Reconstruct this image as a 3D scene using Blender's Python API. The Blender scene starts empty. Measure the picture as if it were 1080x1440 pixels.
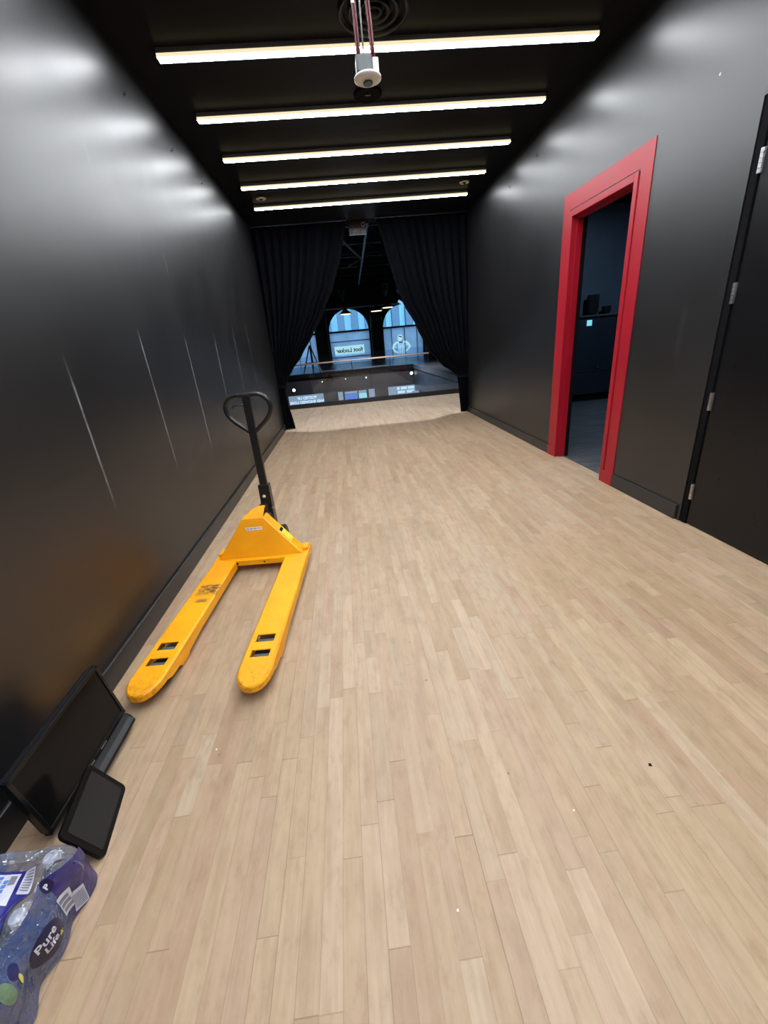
import bpy, bmesh, math, random
from mathutils import Vector, Matrix, noise
random.seed(7)
scene = bpy.context.scene
COL = scene.collection
PI = math.pi

# ------------------------------------------------------------ node helpers
def new_mat(name):
    m = bpy.data.materials.new(name); m.use_nodes = True
    nt = m.node_tree; nt.nodes.clear()
    out = nt.nodes.new('ShaderNodeOutputMaterial')
    return m, nt, out

class G:
    """tiny wrapper to write node graphs as expressions"""
    def __init__(s, nt): s.nt = nt
    def n(s, t, **kw):
        nd = s.nt.nodes.new(t)
        for k, v in kw.items(): setattr(nd, k, v)
        return nd
    def put(s, sock, v):
        if isinstance(v, bpy.types.NodeSocket): s.nt.links.new(v, sock)
        elif v is not None: sock.default_value = v
    def m(s, op, a, b=None, c=None, clamp=False):
        nd = s.n('ShaderNodeMath', operation=op); nd.use_clamp = clamp
        s.put(nd.inputs[0], a); s.put(nd.inputs[1], b); s.put(nd.inputs[2], c)
        return nd.outputs[0]
    def xyz(s, x, y, z):
        nd = s.n('ShaderNodeCombineXYZ')
        s.put(nd.inputs[0], x); s.put(nd.inputs[1], y); s.put(nd.inputs[2], z)
        return nd.outputs[0]
    def pos(s, obj=False):
        if obj:
            v = s.n('ShaderNodeTexCoord').outputs['Object']
        else:
            v = s.n('ShaderNodeNewGeometry').outputs['Position']
        sp = s.n('ShaderNodeSeparateXYZ'); s.nt.links.new(v, sp.inputs[0])
        return v, sp.outputs[0], sp.outputs[1], sp.outputs[2]
    def noise(s, vec, scale, detail=3, rough=.5):
        nd = s.n('ShaderNodeTexNoise'); s.put(nd.inputs['Vector'], vec)
        nd.inputs['Scale'].default_value = scale; nd.inputs['Detail'].default_value = detail
        nd.inputs['Roughness'].default_value = rough
        return nd.outputs['Fac']
    def wn(s, vec):
        nd = s.n('ShaderNodeTexWhiteNoise', noise_dimensions='3D'); s.put(nd.inputs['Vector'], vec)
        return nd.outputs['Value']
    def ramp(s, f, stops, interp='LINEAR'):
        nd = s.n('ShaderNodeValToRGB'); cr = nd.color_ramp; cr.interpolation = interp
        while len(cr.elements) < len(stops): cr.elements.new(.5)
        for e, (p, c) in zip(cr.elements, stops):
            e.position = p; e.color = (c[0], c[1], c[2], 1) if not isinstance(c, (int, float)) else (c, c, c, 1)
        s.put(nd.inputs[0], f); return nd.outputs[0]
    def mix(s, f, a, b, mode='MIX'):
        nd = s.n('ShaderNodeMix', data_type='RGBA', blend_type=mode)
        s.put(nd.inputs[0], f)
        s.put(nd.inputs[6], a if isinstance(a, bpy.types.NodeSocket) else (*a, 1))
        s.put(nd.inputs[7], b if isinstance(b, bpy.types.NodeSocket) else (*b, 1))
        return nd.outputs[2]
    def range(s, v, a, b, c=0, d=1):
        nd = s.n('ShaderNodeMapRange'); s.put(nd.inputs[0], v)
        for i, q in enumerate((a, b, c, d)): nd.inputs[i+1].default_value = q
        return nd.outputs[0]
    def bump(s, h, strength=.2, dist=.01):
        nd = s.n('ShaderNodeBump'); s.put(nd.inputs['Height'], h)
        nd.inputs['Strength'].default_value = strength; nd.inputs['Distance'].default_value = dist
        return nd.outputs[0]

def srgb(r, g, b):
    f = lambda c: (c/255/12.92) if c/255 <= .04045 else ((c/255+.055)/1.055)**2.4
    return (f(r), f(g), f(b))

def pbr(name, color, rough=.5, metal=0, bump=None, spec=.5, alpha=None, vary=0, vscale=8, coat=0, bdist=.002):
    m, nt, out = new_mat(name); g = G(nt)
    b = g.n('ShaderNodeBsdfPrincipled'); nt.links.new(b.outputs[0], out.inputs[0])
    b.inputs['Base Color'].default_value = (*color, 1)
    b.inputs['Roughness'].default_value = rough; b.inputs['Metallic'].default_value = metal
    b.inputs['Specular IOR Level'].default_value = spec
    b.inputs['Coat Weight'].default_value = coat
    v = g.n('ShaderNodeTexCoord').outputs['Object']
    if vary:
        f = g.noise(v, vscale, 4, .6)
        lo = tuple(c*(1-vary) for c in color); hi = tuple(min(1, c*(1+vary)) for c in color)
        nt.links.new(g.ramp(f, [(.3, lo), (.7, hi)]), b.inputs['Base Color'])
        nt.links.new(g.range(f, .2, .8, rough*.85, min(1, rough*1.15)), b.inputs['Roughness'])
    if bump:
        nt.links.new(g.bump(g.noise(v, bump[0], 4, .6), bump[1], bdist), b.inputs['Normal'])
    return m

def emis(name, color, s):
    m, nt, out = new_mat(name); g = G(nt)
    e = g.n('ShaderNodeEmission'); e.inputs[0].default_value = (*color, 1); e.inputs[1].default_value = s
    nt.links.new(e.outputs[0], out.inputs[0]); return m

def film(name, color, opacity, rough=.12, bumpv=(25, .8), gloss=.25, tl=.3):
    """thin plastic film: partly transparent, tinted, wrinkled and shiny"""
    m, nt, out = new_mat(name); g = G(nt)
    v = g.n('ShaderNodeTexCoord').outputs['Object']
    nz = g.noise(v, bumpv[0], 3, .55)
    bm_ = g.bump(nz, bumpv[1], .01)
    tr = g.n('ShaderNodeBsdfTransparent'); tr.inputs[0].default_value = (*[.55+.45*c for c in color], 1)
    di = g.n('ShaderNodeBsdfPrincipled'); di.inputs['Base Color'].default_value = (*color, 1)
    di.inputs['Roughness'].default_value = .4
    nt.links.new(bm_, di.inputs['Normal'])
    gl = g.n('ShaderNodeBsdfGlossy'); gl.inputs['Roughness'].default_value = rough
    nt.links.new(bm_, gl.inputs['Normal'])
    m1 = g.n('ShaderNodeMixShader')
    g.put(m1.inputs[0], g.range(nz, .3, .7, opacity*.75, min(1, opacity*1.2)))
    nt.links.new(tr.outputs[0], m1.inputs[1]); nt.links.new(di.outputs[0], m1.inputs[2])
    m2 = g.n('ShaderNodeMixShader'); m2.inputs[0].default_value = gloss
    nt.links.new(m1.outputs[0], m2.inputs[1]); nt.links.new(gl.outputs[0], m2.inputs[2])
    nt.links.new(m2.outputs[0], out.inputs[0]); return m

def glass(name, tint=(.9, .95, 1), refl=.06):
    m, nt, out = new_mat(name); g = G(nt)
    tr = g.n('ShaderNodeBsdfTransparent'); tr.inputs[0].default_value = (*tint, 1)
    gl = g.n('ShaderNodeBsdfGlossy'); gl.inputs['Roughness'].default_value = .02
    lw = g.n('ShaderNodeLayerWeight'); lw.inputs[0].default_value = .35
    mx = g.n('ShaderNodeMixShader'); g.put(mx.inputs[0], g.range(lw.outputs['Fresnel'], 0, 1, refl*.5, .6))
    nt.links.new(tr.outputs[0], mx.inputs[1]); nt.links.new(gl.outputs[0], mx.inputs[2])
    nt.links.new(mx.outputs[0], out.inputs[0]); return m

# ------------------------------------------------------------ mesh helpers
class MB:
    def __init__(s): s.bm = bmesh.new()
    def box(s, x0, x1, y0, y1, z0, z1, bev=0, M=None):
        r = bmesh.ops.create_cube(s.bm, size=1)
        vs = r['verts']
        for v in vs:
            v.co = Vector((x0+(v.co.x+.5)*(x1-x0), y0+(v.co.y+.5)*(y1-y0), z0+(v.co.z+.5)*(z1-z0)))
        if bev:
            es = list({e for v in vs for e in v.link_edges})
            r2 = bmesh.ops.bevel(s.bm, geom=es, offset=bev, segments=2, affect='EDGES', profile=.5)
            vs = r2['verts']
        if M is not None: bmesh.ops.transform(s.bm, matrix=M, verts=list(vs))
        return s
    def rings(s, rings, cap0=True, cap1=True, closed=True):
        R = [[s.bm.verts.new(p) for p in r] for r in rings]
        n = len(R[0])
        for a, b in zip(R[:-1], R[1:]):
            for i in range(n if closed else n-1):
                j = (i+1) % n
                try: s.bm.faces.new((a[i], a[j], b[j], b[i]))
                except ValueError: pass
        if cap0 and closed: s.bm.faces.new(list(reversed(R[0])))
        if cap1 and closed: s.bm.faces.new(R[-1])
        return s
    def tube(s, pts, r, n=12, closed=False):
        pts = [Vector(p) for p in pts]; N = len(pts); rr = []
        up = None
        for i, p in enumerate(pts):
            if closed: t = (pts[(i+1) % N]-pts[i-1])
            else: t = pts[min(i+1, N-1)]-pts[max(i-1, 0)]
            t.normalize()
            if up is None:
                a = Vector((0, 0, 1)) if abs(t.z) < .9 else Vector((1, 0, 0))
                up = t.cross(a).normalized()
            else:
                up = (up - t*up.dot(t)).normalized()
            w = t.cross(up); rad = r[i] if isinstance(r, (list, tuple)) else r
            rr.append([p+rad*(math.cos(2*PI*k/n)*up+math.sin(2*PI*k/n)*w) for k in range(n)])
        if closed:
            R = [[s.bm.verts.new(q) for q in r_] for r_ in rr]
            for i in range(N):
                a, b = R[i], R[(i+1) % N]
                for k in range(n):
                    l = (k+1) % n; s.bm.faces.new((a[k], a[l], b[l], b[k]))
        else: s.rings(rr)
        return s
    def lathe(s, prof, c=(0, 0, 0), n=32, axis='z'):
        R = []
        for r, h in prof:
            ring = []
            for k in range(n):
                a = 2*PI*k/n; x, y = r*math.cos(a), r*math.sin(a)
                p = {'z': (x, y, h), 'x': (h, x, y), 'y': (x, h, y)}[axis]
                ring.append(Vector(c)+Vector(p))
            R.append(ring)
        s.rings(R); return s
    def prism(s, poly, d0, d1, plane='xz'):
        """poly 2D outline extruded along the third axis"""
        def P(a, b, d):
            return {'xz': (a, d, b), 'yz': (d, a, b), 'xy': (a, b, d)}[plane]
        s.rings([[P(a, b, d0) for a, b in poly], [P(a, b, d1) for a, b in poly]])
        return s
    def grid(s, f, nu, nv):
        V = [[s.bm.verts.new(f(i/nu, j/nv)) for j in range(nv+1)] for i in range(nu+1)]
        for i in range(nu):
            for j in range(nv):
                s.bm.faces.new((V[i][j], V[i+1][j], V[i+1][j+1], V[i][j+1]))
        return s
    def build(s, name, mat, parent=None, smooth=False, solid=0, bevel=0, M=None, subs=0):
        if M is not None: bmesh.ops.transform(s.bm, matrix=M, verts=s.bm.verts)
        bmesh.ops.recalc_face_normals(s.bm, faces=s.bm.faces)
        me = bpy.data.meshes.new(name); s.bm.to_mesh(me); s.bm.free()
        if smooth:
            for p in me.polygons: p.use_smooth = True
        o = bpy.data.objects.new(name, me); COL.objects.link(o)
        if mat: me.materials.append(mat)
        if parent: o.parent = parent
        if solid:
            md = o.modifiers.new('s', 'SOLIDIFY'); md.thickness = solid; md.offset = 0
        if bevel:
            md = o.modifiers.new('b', 'BEVEL'); md.width = bevel; md.segments = 2; md.limit_method = 'ANGLE'
        if subs:
            md = o.modifiers.new('u', 'SUBSURF'); md.levels = subs; md.render_levels = subs
        if smooth == 'auto':
            md = o.modifiers.new('w', 'WEIGHTED_NORMAL')
        return o

def thing(name, label, cat, loc=(0, 0, 0), rz=0, group=None):
    o = bpy.data.objects.new(name, None); COL.objects.link(o); o.empty_display_size = .1
    o.location = loc; o.rotation_euler = (0, 0, rz)
    return tag(o, label, cat, group)
def tag(o, label=None, cat=None, group=None, kind=None):
    if label: o['label'] = label
    if cat: o['category'] = cat
    if group: o['group'] = group
    if kind: o['kind'] = kind
    return o
def struct(o, label=None, cat=None):
    o['kind'] = 'structure'
    return tag(o, label, cat)
def copy_tree(o, parent=None):
    c = o.copy(); COL.objects.link(c)
    if parent: c.parent = parent
    for ch in [k for k in ALLCH(o)]: copy_tree(ch, c)
    return c
def ALLCH(o): return [k for k in bpy.data.objects if k.parent == o]

def text_mesh(txt, size, depth=.0, bold=0):
    cu = bpy.data.curves.new('lettering', 'FONT'); cu.body = txt; cu.size = size
    cu.extrude = depth; cu.align_x = 'CENTER'; cu.align_y = 'CENTER'; cu.offset = bold
    cu.resolution_u = 3
    ob = bpy.data.objects.new('lettering', cu); COL.objects.link(ob)
    dg = bpy.context.evaluated_depsgraph_get(); dg.update()
    me = bpy.data.meshes.new_from_object(ob.evaluated_get(dg))
    bpy.data.objects.remove(ob); return me
def text_obj(txt, size, mat, name, parent, fn, bold=0, depth=0):
    """fn maps a flat lettering point (x, y, z) to where it stands"""
    me = text_mesh(txt, size, depth, bold)
    for v in me.vertices: v.co = Vector(fn(v.co.x, v.co.y, v.co.z))
    me.materials.clear(); me.materials.append(mat)
    o = bpy.data.objects.new(name, me); COL.objects.link(o); o.parent = parent
    return o

# ------------------------------------------------------------ the corridor's numbers
XL, XR = -1.117, 2.054         # inner faces of the two long walls
ZC = 2.95                      # ceiling
YB, YE = -2.2, 7.15            # rear wall, far end of the side walls
YG = 9.76                      # glass balustrade
ZH = 6.6                       # hall ceiling
Y2 = 23.5                      # far edge of the void
YF = 34.0                      # facade with the arches

# ------------------------------------------------------------ materials
def floor_mat():
    m, nt, out = new_mat('maple strip floor'); g = G(nt)
    v, x, y, z = g.pos()
    W = .050
    X = g.m('DIVIDE', x, W); ix = g.m('FLOOR', X); fx = g.m('FRACT', X)
    r1 = g.wn(g.xyz(ix, 3.3, 1.1)); r2 = g.wn(g.xyz(ix, 7.7, 5.2))
    ln = g.m('MULTIPLY_ADD', r1, .95, .6)
    Yb = g.m('MULTIPLY_ADD', r2, 9.0, g.m('DIVIDE', y, ln))
    # boards of uneven length: shift every second joint
    iy = g.m('FLOOR', Yb); fy = g.m('FRACT', Yb)
    sp = g.m('MULTIPLY_ADD', g.wn(g.xyz(ix, iy, 2.5)), .5, .25)
    half = g.m('GREATER_THAN', fy, sp)
    iy2 = g.m('MULTIPLY_ADD', iy, 2, half)
    idv = g.xyz(ix, iy2, 0)
    c1 = g.wn(g.xyz(ix, iy2, .7)); c2 = g.wn(g.xyz(ix, iy2, 9.1)); c3 = g.wn(g.xyz(ix, iy2, 17.3))
    base = g.ramp(c1, [(0, srgb(174, 146, 116)), (.1, srgb(187, 160, 131)), (.5, srgb(199, 174, 145)), (.86, srgb(207, 184, 157)), (1, srgb(219, 198, 172))])
    tint = g.ramp(c2, [(0, srgb(205, 176, 160)), (.35, srgb(205, 182, 155)), (.7, srgb(202, 184, 154)), (1, srgb(196, 186, 168))])
    col = g.mix(.42, base, tint)
    # grain
    gv = g.xyz(g.m('MULTIPLY', x, 95), g.m('MULTIPLY', y, 4.5), g.m('MULTIPLY', c3, 40))
    gr = g.noise(gv, 1.0, 4, .65)
    col = g.mix(g.range(gr, .42, .75, 0, .3), col, srgb(158, 128, 98))
    gv2 = g.xyz(g.m('MULTIPLY', x, 22), g.m('MULTIPLY', y, 3.2), g.m('MULTIPLY', c1, 60))
    gr2 = g.noise(gv2, 1.0, 3, .5)
    col = g.mix(g.range(gr2, .5, .78, 0, .42), col, srgb(158, 126, 96))
    cl = g.noise(v, 7, 3, .6)
    col = g.mix(g.range(cl, .55, .8, 0, .2), col, srgb(150, 132, 114))
    col = g.mix(g.range(g.noise(v, .9, 2, .5), .35, .7, 0, .16), col, srgb(214, 188, 166))
    # joints
    ex = g.m('MINIMUM', fx, g.m('SUBTRACT', 1, fx))
    jw = g.wn(g.xyz(ix, 1, 8.8))
    sx = g.m('MULTIPLY', g.range(ex, .006, .03, 1, 0), g.range(g.m('MULTIPLY', jw, g.noise(g.xyz(g.m('MULTIPLY', ix, 3), g.m('MULTIPLY', y, 2.5), 0), 1.0, 2)), .1, .6, .12, .62))
    d1 = g.m('MULTIPLY', g.m('MINIMUM', fy, g.m('ABSOLUTE', g.m('SUBTRACT', fy, sp))), ln)
    sy = g.m('MULTIPLY', g.range(d1, .0006, .002, 1, 0), g.range(c3, 0, 1, .15, .7))
    seam = g.m('MAXIMUM', sx, sy)
    col = g.mix(seam, col, srgb(112, 86, 64))
    # small dents, nail holes and specks
    vo = g.n('ShaderNodeTexVoronoi'); g.put(vo.inputs['Vector'], v); vo.inputs['Scale'].default_value = 7.5
    dt = g.m('MULTIPLY', g.range(vo.outputs['Distance'], .015, .04, 1, 0),
             g.m('GREATER_THAN', g.wn(g.mix(0, vo.outputs['Color'], (0, 0, 0))), .45))
    col = g.mix(g.m('MULTIPLY', dt, .8), col, srgb(88, 66, 50))
    mo = g.noise(g.xyz(g.m('MULTIPLY', x, 26), g.m('MULTIPLY', y, 11), g.m('MULTIPLY', c2, 30)), 1.0, 5, .7)
    col = g.mix(g.range(mo, .52, .75, 0, .42), col, srgb(150, 118, 92))
    col = g.mix(g.range(mo, .48, .25, 0, .25), col, srgb(222, 204, 180))
    col = g.mix(1.0, col, (.725, .680, .625), 'MULTIPLY')
    b = g.n('ShaderNodeBsdfPrincipled'); nt.links.new(col, b.inputs['Base Color'])
    g.put(b.inputs['Roughness'], g.range(g.m('ADD', g.m('MULTIPLY', c3, .5), g.m('MULTIPLY', cl, .5)), .1, .8, .36, .52))
    b.inputs['Specular IOR Level'].default_value = .4
    h = g.m('ADD', g.m('MULTIPLY', seam, -1), g.m('MULTIPLY', gr, .15))
    nt.links.new(g.bump(h, .25, .002), b.inputs['Normal'])
    nt.links.new(b.outputs[0], out.inputs[0]); return m

def black_paint(name, streaks=(), col=(.008, .008, .009), rough=.37, spec=.82):
    m, nt, out = new_mat(name); g = G(nt)
    v, x, y, z = g.pos()
    b = g.n('ShaderNodeBsdfPrincipled'); b.inputs['Specular IOR Level'].default_value = spec
    n1 = g.noise(v, 1.6, 4, .6); n2 = g.noise(v, 60, 2, .5)
    c = g.mix(g.range(n1, .3, .7, 0, 1), col, tuple(q*1.25 for q in col))
    mask = None
    for (y0, z0, y1, z1, w, s) in streaks:
        t = g.range(z, z0, z1, 0, 1)
        yc = g.m('MULTIPLY_ADD', t, (y1-y0), y0)
        wob = g.m('MULTIPLY', g.m('SUBTRACT', g.noise(g.xyz(0, 0, z), 6, 2), .5), .01)
        d = g.m('ABSOLUTE', g.m('SUBTRACT', g.m('SUBTRACT', y, yc), wob))
        a = g.range(d, w*.15, w, 1, 0)
        e = g.m('MULTIPLY', g.range(z, min(z0, z1), min(z0, z1)+.12, 0, 1), g.range(z, max(z0, z1)-.12, max(z0, z1), 1, 0))
        q = g.m('MULTIPLY', g.m('MULTIPLY', a, e), s)
        mask = q if mask is None else g.m('MAXIMUM', mask, q)
    if mask is not None:
        br = g.range(g.noise(g.xyz(0, g.m('MULTIPLY', y, 3), g.m('MULTIPLY', z, 9)), 1.0, 3, .7), .3, .65, .25, 1)
        c = g.mix(g.m('MULTIPLY', mask, br), c, srgb(176, 180, 184))
    nt.links.new(c, b.inputs['Base Color'])
    g.put(b.inputs['Roughness'], g.range(n1, .3, .7, rough-.03, rough+.03))
    nt.links.new(g.bump(n2, .04, .002), b.inputs['Normal'])
    nt.links.new(b.outputs[0], out.inputs[0]); return m

M = {}
M['floor'] = floor_mat()
ST = [(3.322, 1.73, 3.349, 1.95, .007, .8), (2.637, .59, 2.62, 1.44, .008, .65), (3.348, .54, 3.345, 1.43, .0075, .85),
      (1.878, .62, 1.889, 1.31, .009, .5), (2.617, 2.08, 2.617, 2.35, .006, .1), (3.331, 2.15, 3.356, 2.43, .006, .12),
      (4.087, .8, 4.1, 1.45, .009, .7), (4.814, .8, 4.841, 1.55, .010, .65), (5.565, .75, 5.546, 1.6, .011, .65),
      (4.967, 1.3, 5.355, 2.2, .01, .1), (7.09, .75, 7.09, 1.1, .015, .5), (2.9, 1.85, 3.05, 2.0, .03, .06)]
M['wall_l'] = black_paint('black wall paint with pale scuffs', ST)
M['wall_r'] = black_paint('black wall paint', [(3.47-.9, .95, 3.45-.9, 1.35, .03, .035)])
M['black'] = pbr('black semi gloss paint', (.006, .006, .007), .3, vary=.1, spec=.3)
M['blackmatte'] = pbr('matte black', (.005, .005, .006), .85, bump=(30, .1), vary=.2, spec=.08)
M['base'] = pbr('baseboard black paint', (.024, .024, .025), .36, vary=.15, bump=(20, .03))
M['ceil'] = pbr('black ceiling panels', (.008, .008, .0095), .4, vary=.15, vscale=2, spec=.06)
M['red'] = pbr('red gloss paint', srgb(158, 15, 35), .42, bump=(60, .06), vary=.06, vscale=3)
M['yellow'] = None
M['blackmetal'] = pbr('black powder coated steel', (.012, .012, .013), .3, bump=(80, .05), vary=.15)
M['steel'] = pbr('brushed steel', (.55, .55, .56), .32, 1, bump=(50, .05), vary=.1)
M['rubber'] = pbr('dark polyurethane', (.09, .095, .11), .45, vary=.2)
M['plastic_w'] = pbr('white plastic', (.75, .75, .75), .35, vary=.05)
M['plastic_b'] = pbr('black gloss plastic', (.006, .006, .0065), .25, vary=.15, spec=.35)
M['plastic_bm'] = pbr('black satin plastic', (.007, .007, .008), .42, vary=.15, bump=(90, .05), spec=.3)
M['screen'] = pbr('dark glass screen', (.006, .0055, .0055), .18, vary=.05, spec=.15)
M['screen_t'] = pbr('dark matte screen', (.022, .022, .023), .3, vary=.05, spec=.2)
M['velvet'] = pbr('black curtain cloth', (.0025, .003, .0055), .9, spec=.12, bump=(200, .15), vary=.15, vscale=5)
M['led'] = emis('lit white diffuser', (.93, .96, 1.0), 51)
M['fringe_warm'] = emis('warm glowing fringe strip', (1, .84, .52), 1.0)
M['fringe_cool'] = emis('cool glowing fringe strip', (.55, .68, 1), .9)
M['alu'] = pbr('grey light housing', (.18, .18, .19), .4, .6, vary=.1)
M['redwire'] = pbr('dark red wire', srgb(92, 14, 24), .4, vary=.1)
M['greywire'] = pbr('grey wire', (.3, .3, .3), .4, vary=.1)
M['greymetal'] = pbr('dull grey metal', (.10, .11, .115), .4, .5, vary=.15)
M['beige'] = pbr('beige ring', srgb(226, 216, 186), .5, vary=.1)
M['glass'] = glass('clear glass')
M['hallfloor'] = pbr('polished grey concrete', (.10, .12, .15), .25, bump=(6, .03), vary=.2, vscale=1)
M['halldark'] = pbr('dark painted concrete', (.022, .025, .032), .55, bump=(10, .1), vary=.25, vscale=1)
M['facade'] = pbr('near black brick facade', (.014, .014, .016), .6, bump=(8, .3), vary=.25, vscale=2)
M['truss'] = pbr('black steel beam', (.02, .02, .022), .4, vary=.2)
M['wood'] = pbr('pale wooden handrail', srgb(206, 176, 158), .35, vary=.1)
M['label_w'] = pbr('white printed label', (.72, .72, .74), .4, vary=.04)
M['label_y'] = pbr('yellow green label', srgb(214, 208, 60), .45, vary=.08)

def yellow_mat():
    m, nt, out = new_mat('worn yellow paint'); g = G(nt)
    v, x, y, z = g.pos(True)
    base = g.mix(g.range(g.noise(v, 5, 3), .3, .7, 0, 1), srgb(244, 160, 0), srgb(252, 178, 2))
    # grime: worn fork ends and a scraped patch on the left fork
    tip = g.range(y, .02, .15, 1, 0)
    n = g.noise(v, 55, 5, .7); n2 = g.noise(g.xyz(g.m('MULTIPLY', x, 30), g.m('MULTIPLY', y, 90), 0), 1, 4, .7)
    wtip = g.m('MULTIPLY', g.m('MULTIPLY', tip, g.range(n, .46, .62, 0, 1)), .45)
    base = g.mix(wtip, base, srgb(140, 98, 30))
    top = g.range(z, .07, .078, 0, 1)
    px = g.range(g.m('ABSOLUTE', g.m('SUBTRACT', x, -.2)), .058, .066, 1, 0)
    py = g.m('MULTIPLY', g.range(y, .66, .70, 0, 1), g.range(y, .765, .78, 1, 0))
    sc = g.m('MULTIPLY', g.m('MULTIPLY', px, py), g.range(n2, .43, .52, 0, 1))
    py2 = g.m('MULTIPLY', g.range(y, .60, .605, 0, 1), g.range(y, .625, .64, 1, 0))
    px2 = g.range(g.m('ABSOLUTE', g.m('SUBTRACT', x, -.205)), .02, .035, 1, 0)
    sc = g.m('MAXIMUM', sc, g.m('MULTIPLY', g.m('MULTIPLY', px2, py2), .7))
    base = g.mix(g.m('MULTIPLY', sc, top), base, srgb(92, 62, 40))
    fl = g.m('MULTIPLY', g.range(g.noise(v, 38, 2, .8), .67, .73, 0, .5), g.m('LESS_THAN', y, 1.0))
    base = g.mix(fl, base, srgb(130, 90, 30))
    b = g.n('ShaderNodeBsdfPrincipled'); nt.links.new(base, b.inputs['Base Color'])
    b.inputs['Roughness'].default_value = .42
    nt.links.new(g.bump(g.m('ADD', g.m('MULTIPLY', n, tip), g.m('MULTIPLY', n, .15)), .35, .004), b.inputs['Normal'])
    nt.links.new(b.outputs[0], out.inputs[0]); return m
M['yellow'] = yellow_mat()

# ------------------------------------------------------------ room shell
def bx(name, mat, *a, parent=None, bev=0, st=True):
    o = MB().box(*a, bev=bev).build(name, mat, parent)
    if st and not parent: o['kind'] = 'structure'
    return o
bx('floor', M['floor'], XL-.02, XR+.075, YB, YE, -.2, 0)
bx('floor_balcony', M['floor'], -7, 8, YE, YG-.03, -.2, 0)
bx('ceiling', M['ceil'], XL-.1, XR+.1, YB, 7.3, ZC, ZC+.12)
bx('wall_left', M['wall_l'], XL-.15, XL, YB-.1, YE, 0, ZC)
bx('wall_back', M['wall_r'], XL, XR+.12, YB-.1, YB, 0, ZC)
# right wall with two door openings
D1 = (3.16, 4.015, 2.11)      # red framed doorway
D2 = (1.24, 2.296, 2.135)     # black door
w = MB()
w.box(XR, XR+.12, YB, D2[0], 0, ZC); w.box(XR, XR+.12, D2[0], D2[1], D2[2], ZC)
w.box(XR, XR+.12, D2[1], D1[0], 0, ZC); w.box(XR, XR+.12, D1[0], D1[1], D1[2], ZC)
w.box(XR, XR+.12, D1[1], YE, 0, ZC)
struct(w.build('wall_right', M['wall_r']))
# baseboards
def baseboard(name, segs, side):
    b = MB()
    for y0, y1 in segs:
        x0, x1 = (XL, XL+.014) if side < 0 else (XR-.014, XR)
        b.box(x0, x1, y0, y1, 0, .1, bev=.004)
    struct(b.build(name, M['base']))
baseboard('baseboard_left', [(YB, YE)], -1)
baseboard('baseboard_right', [(YB, D2[0]-.03), (2.325, 3.021), (4.149, YE)], 1)

# red doorway: painted band, metal frame
d1 = struct(thing('door_1', 'doorway with a red painted frame in the black right wall', 'doorway', (XR, 3.585, 0)))
def local(mb, o): return mb, Matrix.Translation(-Vector(o.location))
b = MB(); e = .004
b.box(XR-e, XR-.0003, 3.021, 3.141, .1, 2.259); b.box(XR-e, XR-.0003, 4.034, 4.149, .1, 2.259)
b.box(XR-e, XR-.0003, 3.141, 4.034, 2.135, 2.259)
b.build('painted_surround', M['red'], d1, M=Matrix.Translation(-d1.location))
b = MB()
b.box(XR-.015, XR-.0003, 3.021, 3.15, 0, .1, bev=.003); b.box(XR-.015, XR-.0003, 4.025, 4.149, 0, .1, bev=.003)
b.build('red_baseboard', M['red'], d1, M=Matrix.Translation(-d1.location))
b = MB()
for y0, y1 in ((3.147, 3.19), (3.985, 4.028)):
    b.box(XR-.012, XR+.09, y0, y1, 0, 2.125, bev=.003)
b.box(XR-.012, XR+.09, 3.19, 3.985, 2.078, 2.125, bev=.003)
for y0, y1 in ((3.19, 3.205), (3.97, 3.985)):      # door stop
    b.box(XR+.035, XR+.085, y0, y1, 0, 2.078)
b.box(XR+.035, XR+.085, 3.205, 3.97, 2.063, 2.078)
b.build('frame', M['red'], d1, M=Matrix.Translation(-d1.location))
b = MB()
b.box(XR+.09, XR+.125, 3.15, 3.19, 0, 2.12); b.box(XR+.09, XR+.125, 3.975, 4.02, 0, 2.12); b.box(XR+.09, XR+.125, 3.19, 3.975, 2.075, 2.12)
b.build('inner_jamb', M['blackmatte'], d1, M=Matrix.Translation(-d1.location))

# black door with hinges
d2 = struct(thing('door_2', 'black door with four steel hinges at the right edge of the photo', 'door', (XR, 1.77, 0)))
b = MB(); b.box(XR+.004, XR+.12, 2.25, 2.290, 0, 2.13, bev=.002); b.box(XR+.004, XR+.12, D2[0]+.003, D2[0]+.04, 0, 2.13, bev=.002)
b.box(XR+.004, XR+.12, D2[0]+.04, 2.25, 2.09, 2.13, bev=.002)
b.build('frame', M['blackmatte'], d2, M=Matrix.Translation(-d2.location))
pan = MB().box(XR+.012, XR+.056, D2[0]+.045, 2.243, .008, 2.085, bev=.002).build('door_panel', M['black'], d2, M=Matrix.Translation(-d2.location))
for zc in (1.878, 1.32, .766, .218):
    b = MB()
    for k in range(5):
        b.lathe([(.0001, -.05+.02*k+.001), (.009, -.05+.02*k+.001), (.009, -.03+.02*k-.001), (.0001, -.03+.02*k-.001)], (XR+.004, 2.2465, zc), 14)
    b.box(XR+.008, XR+.0125, 2.236, 2.2465, zc-.05, zc+.05)
    b.build('hinge', M['steel'], d2, M=Matrix.Translation(-d2.location))

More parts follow.
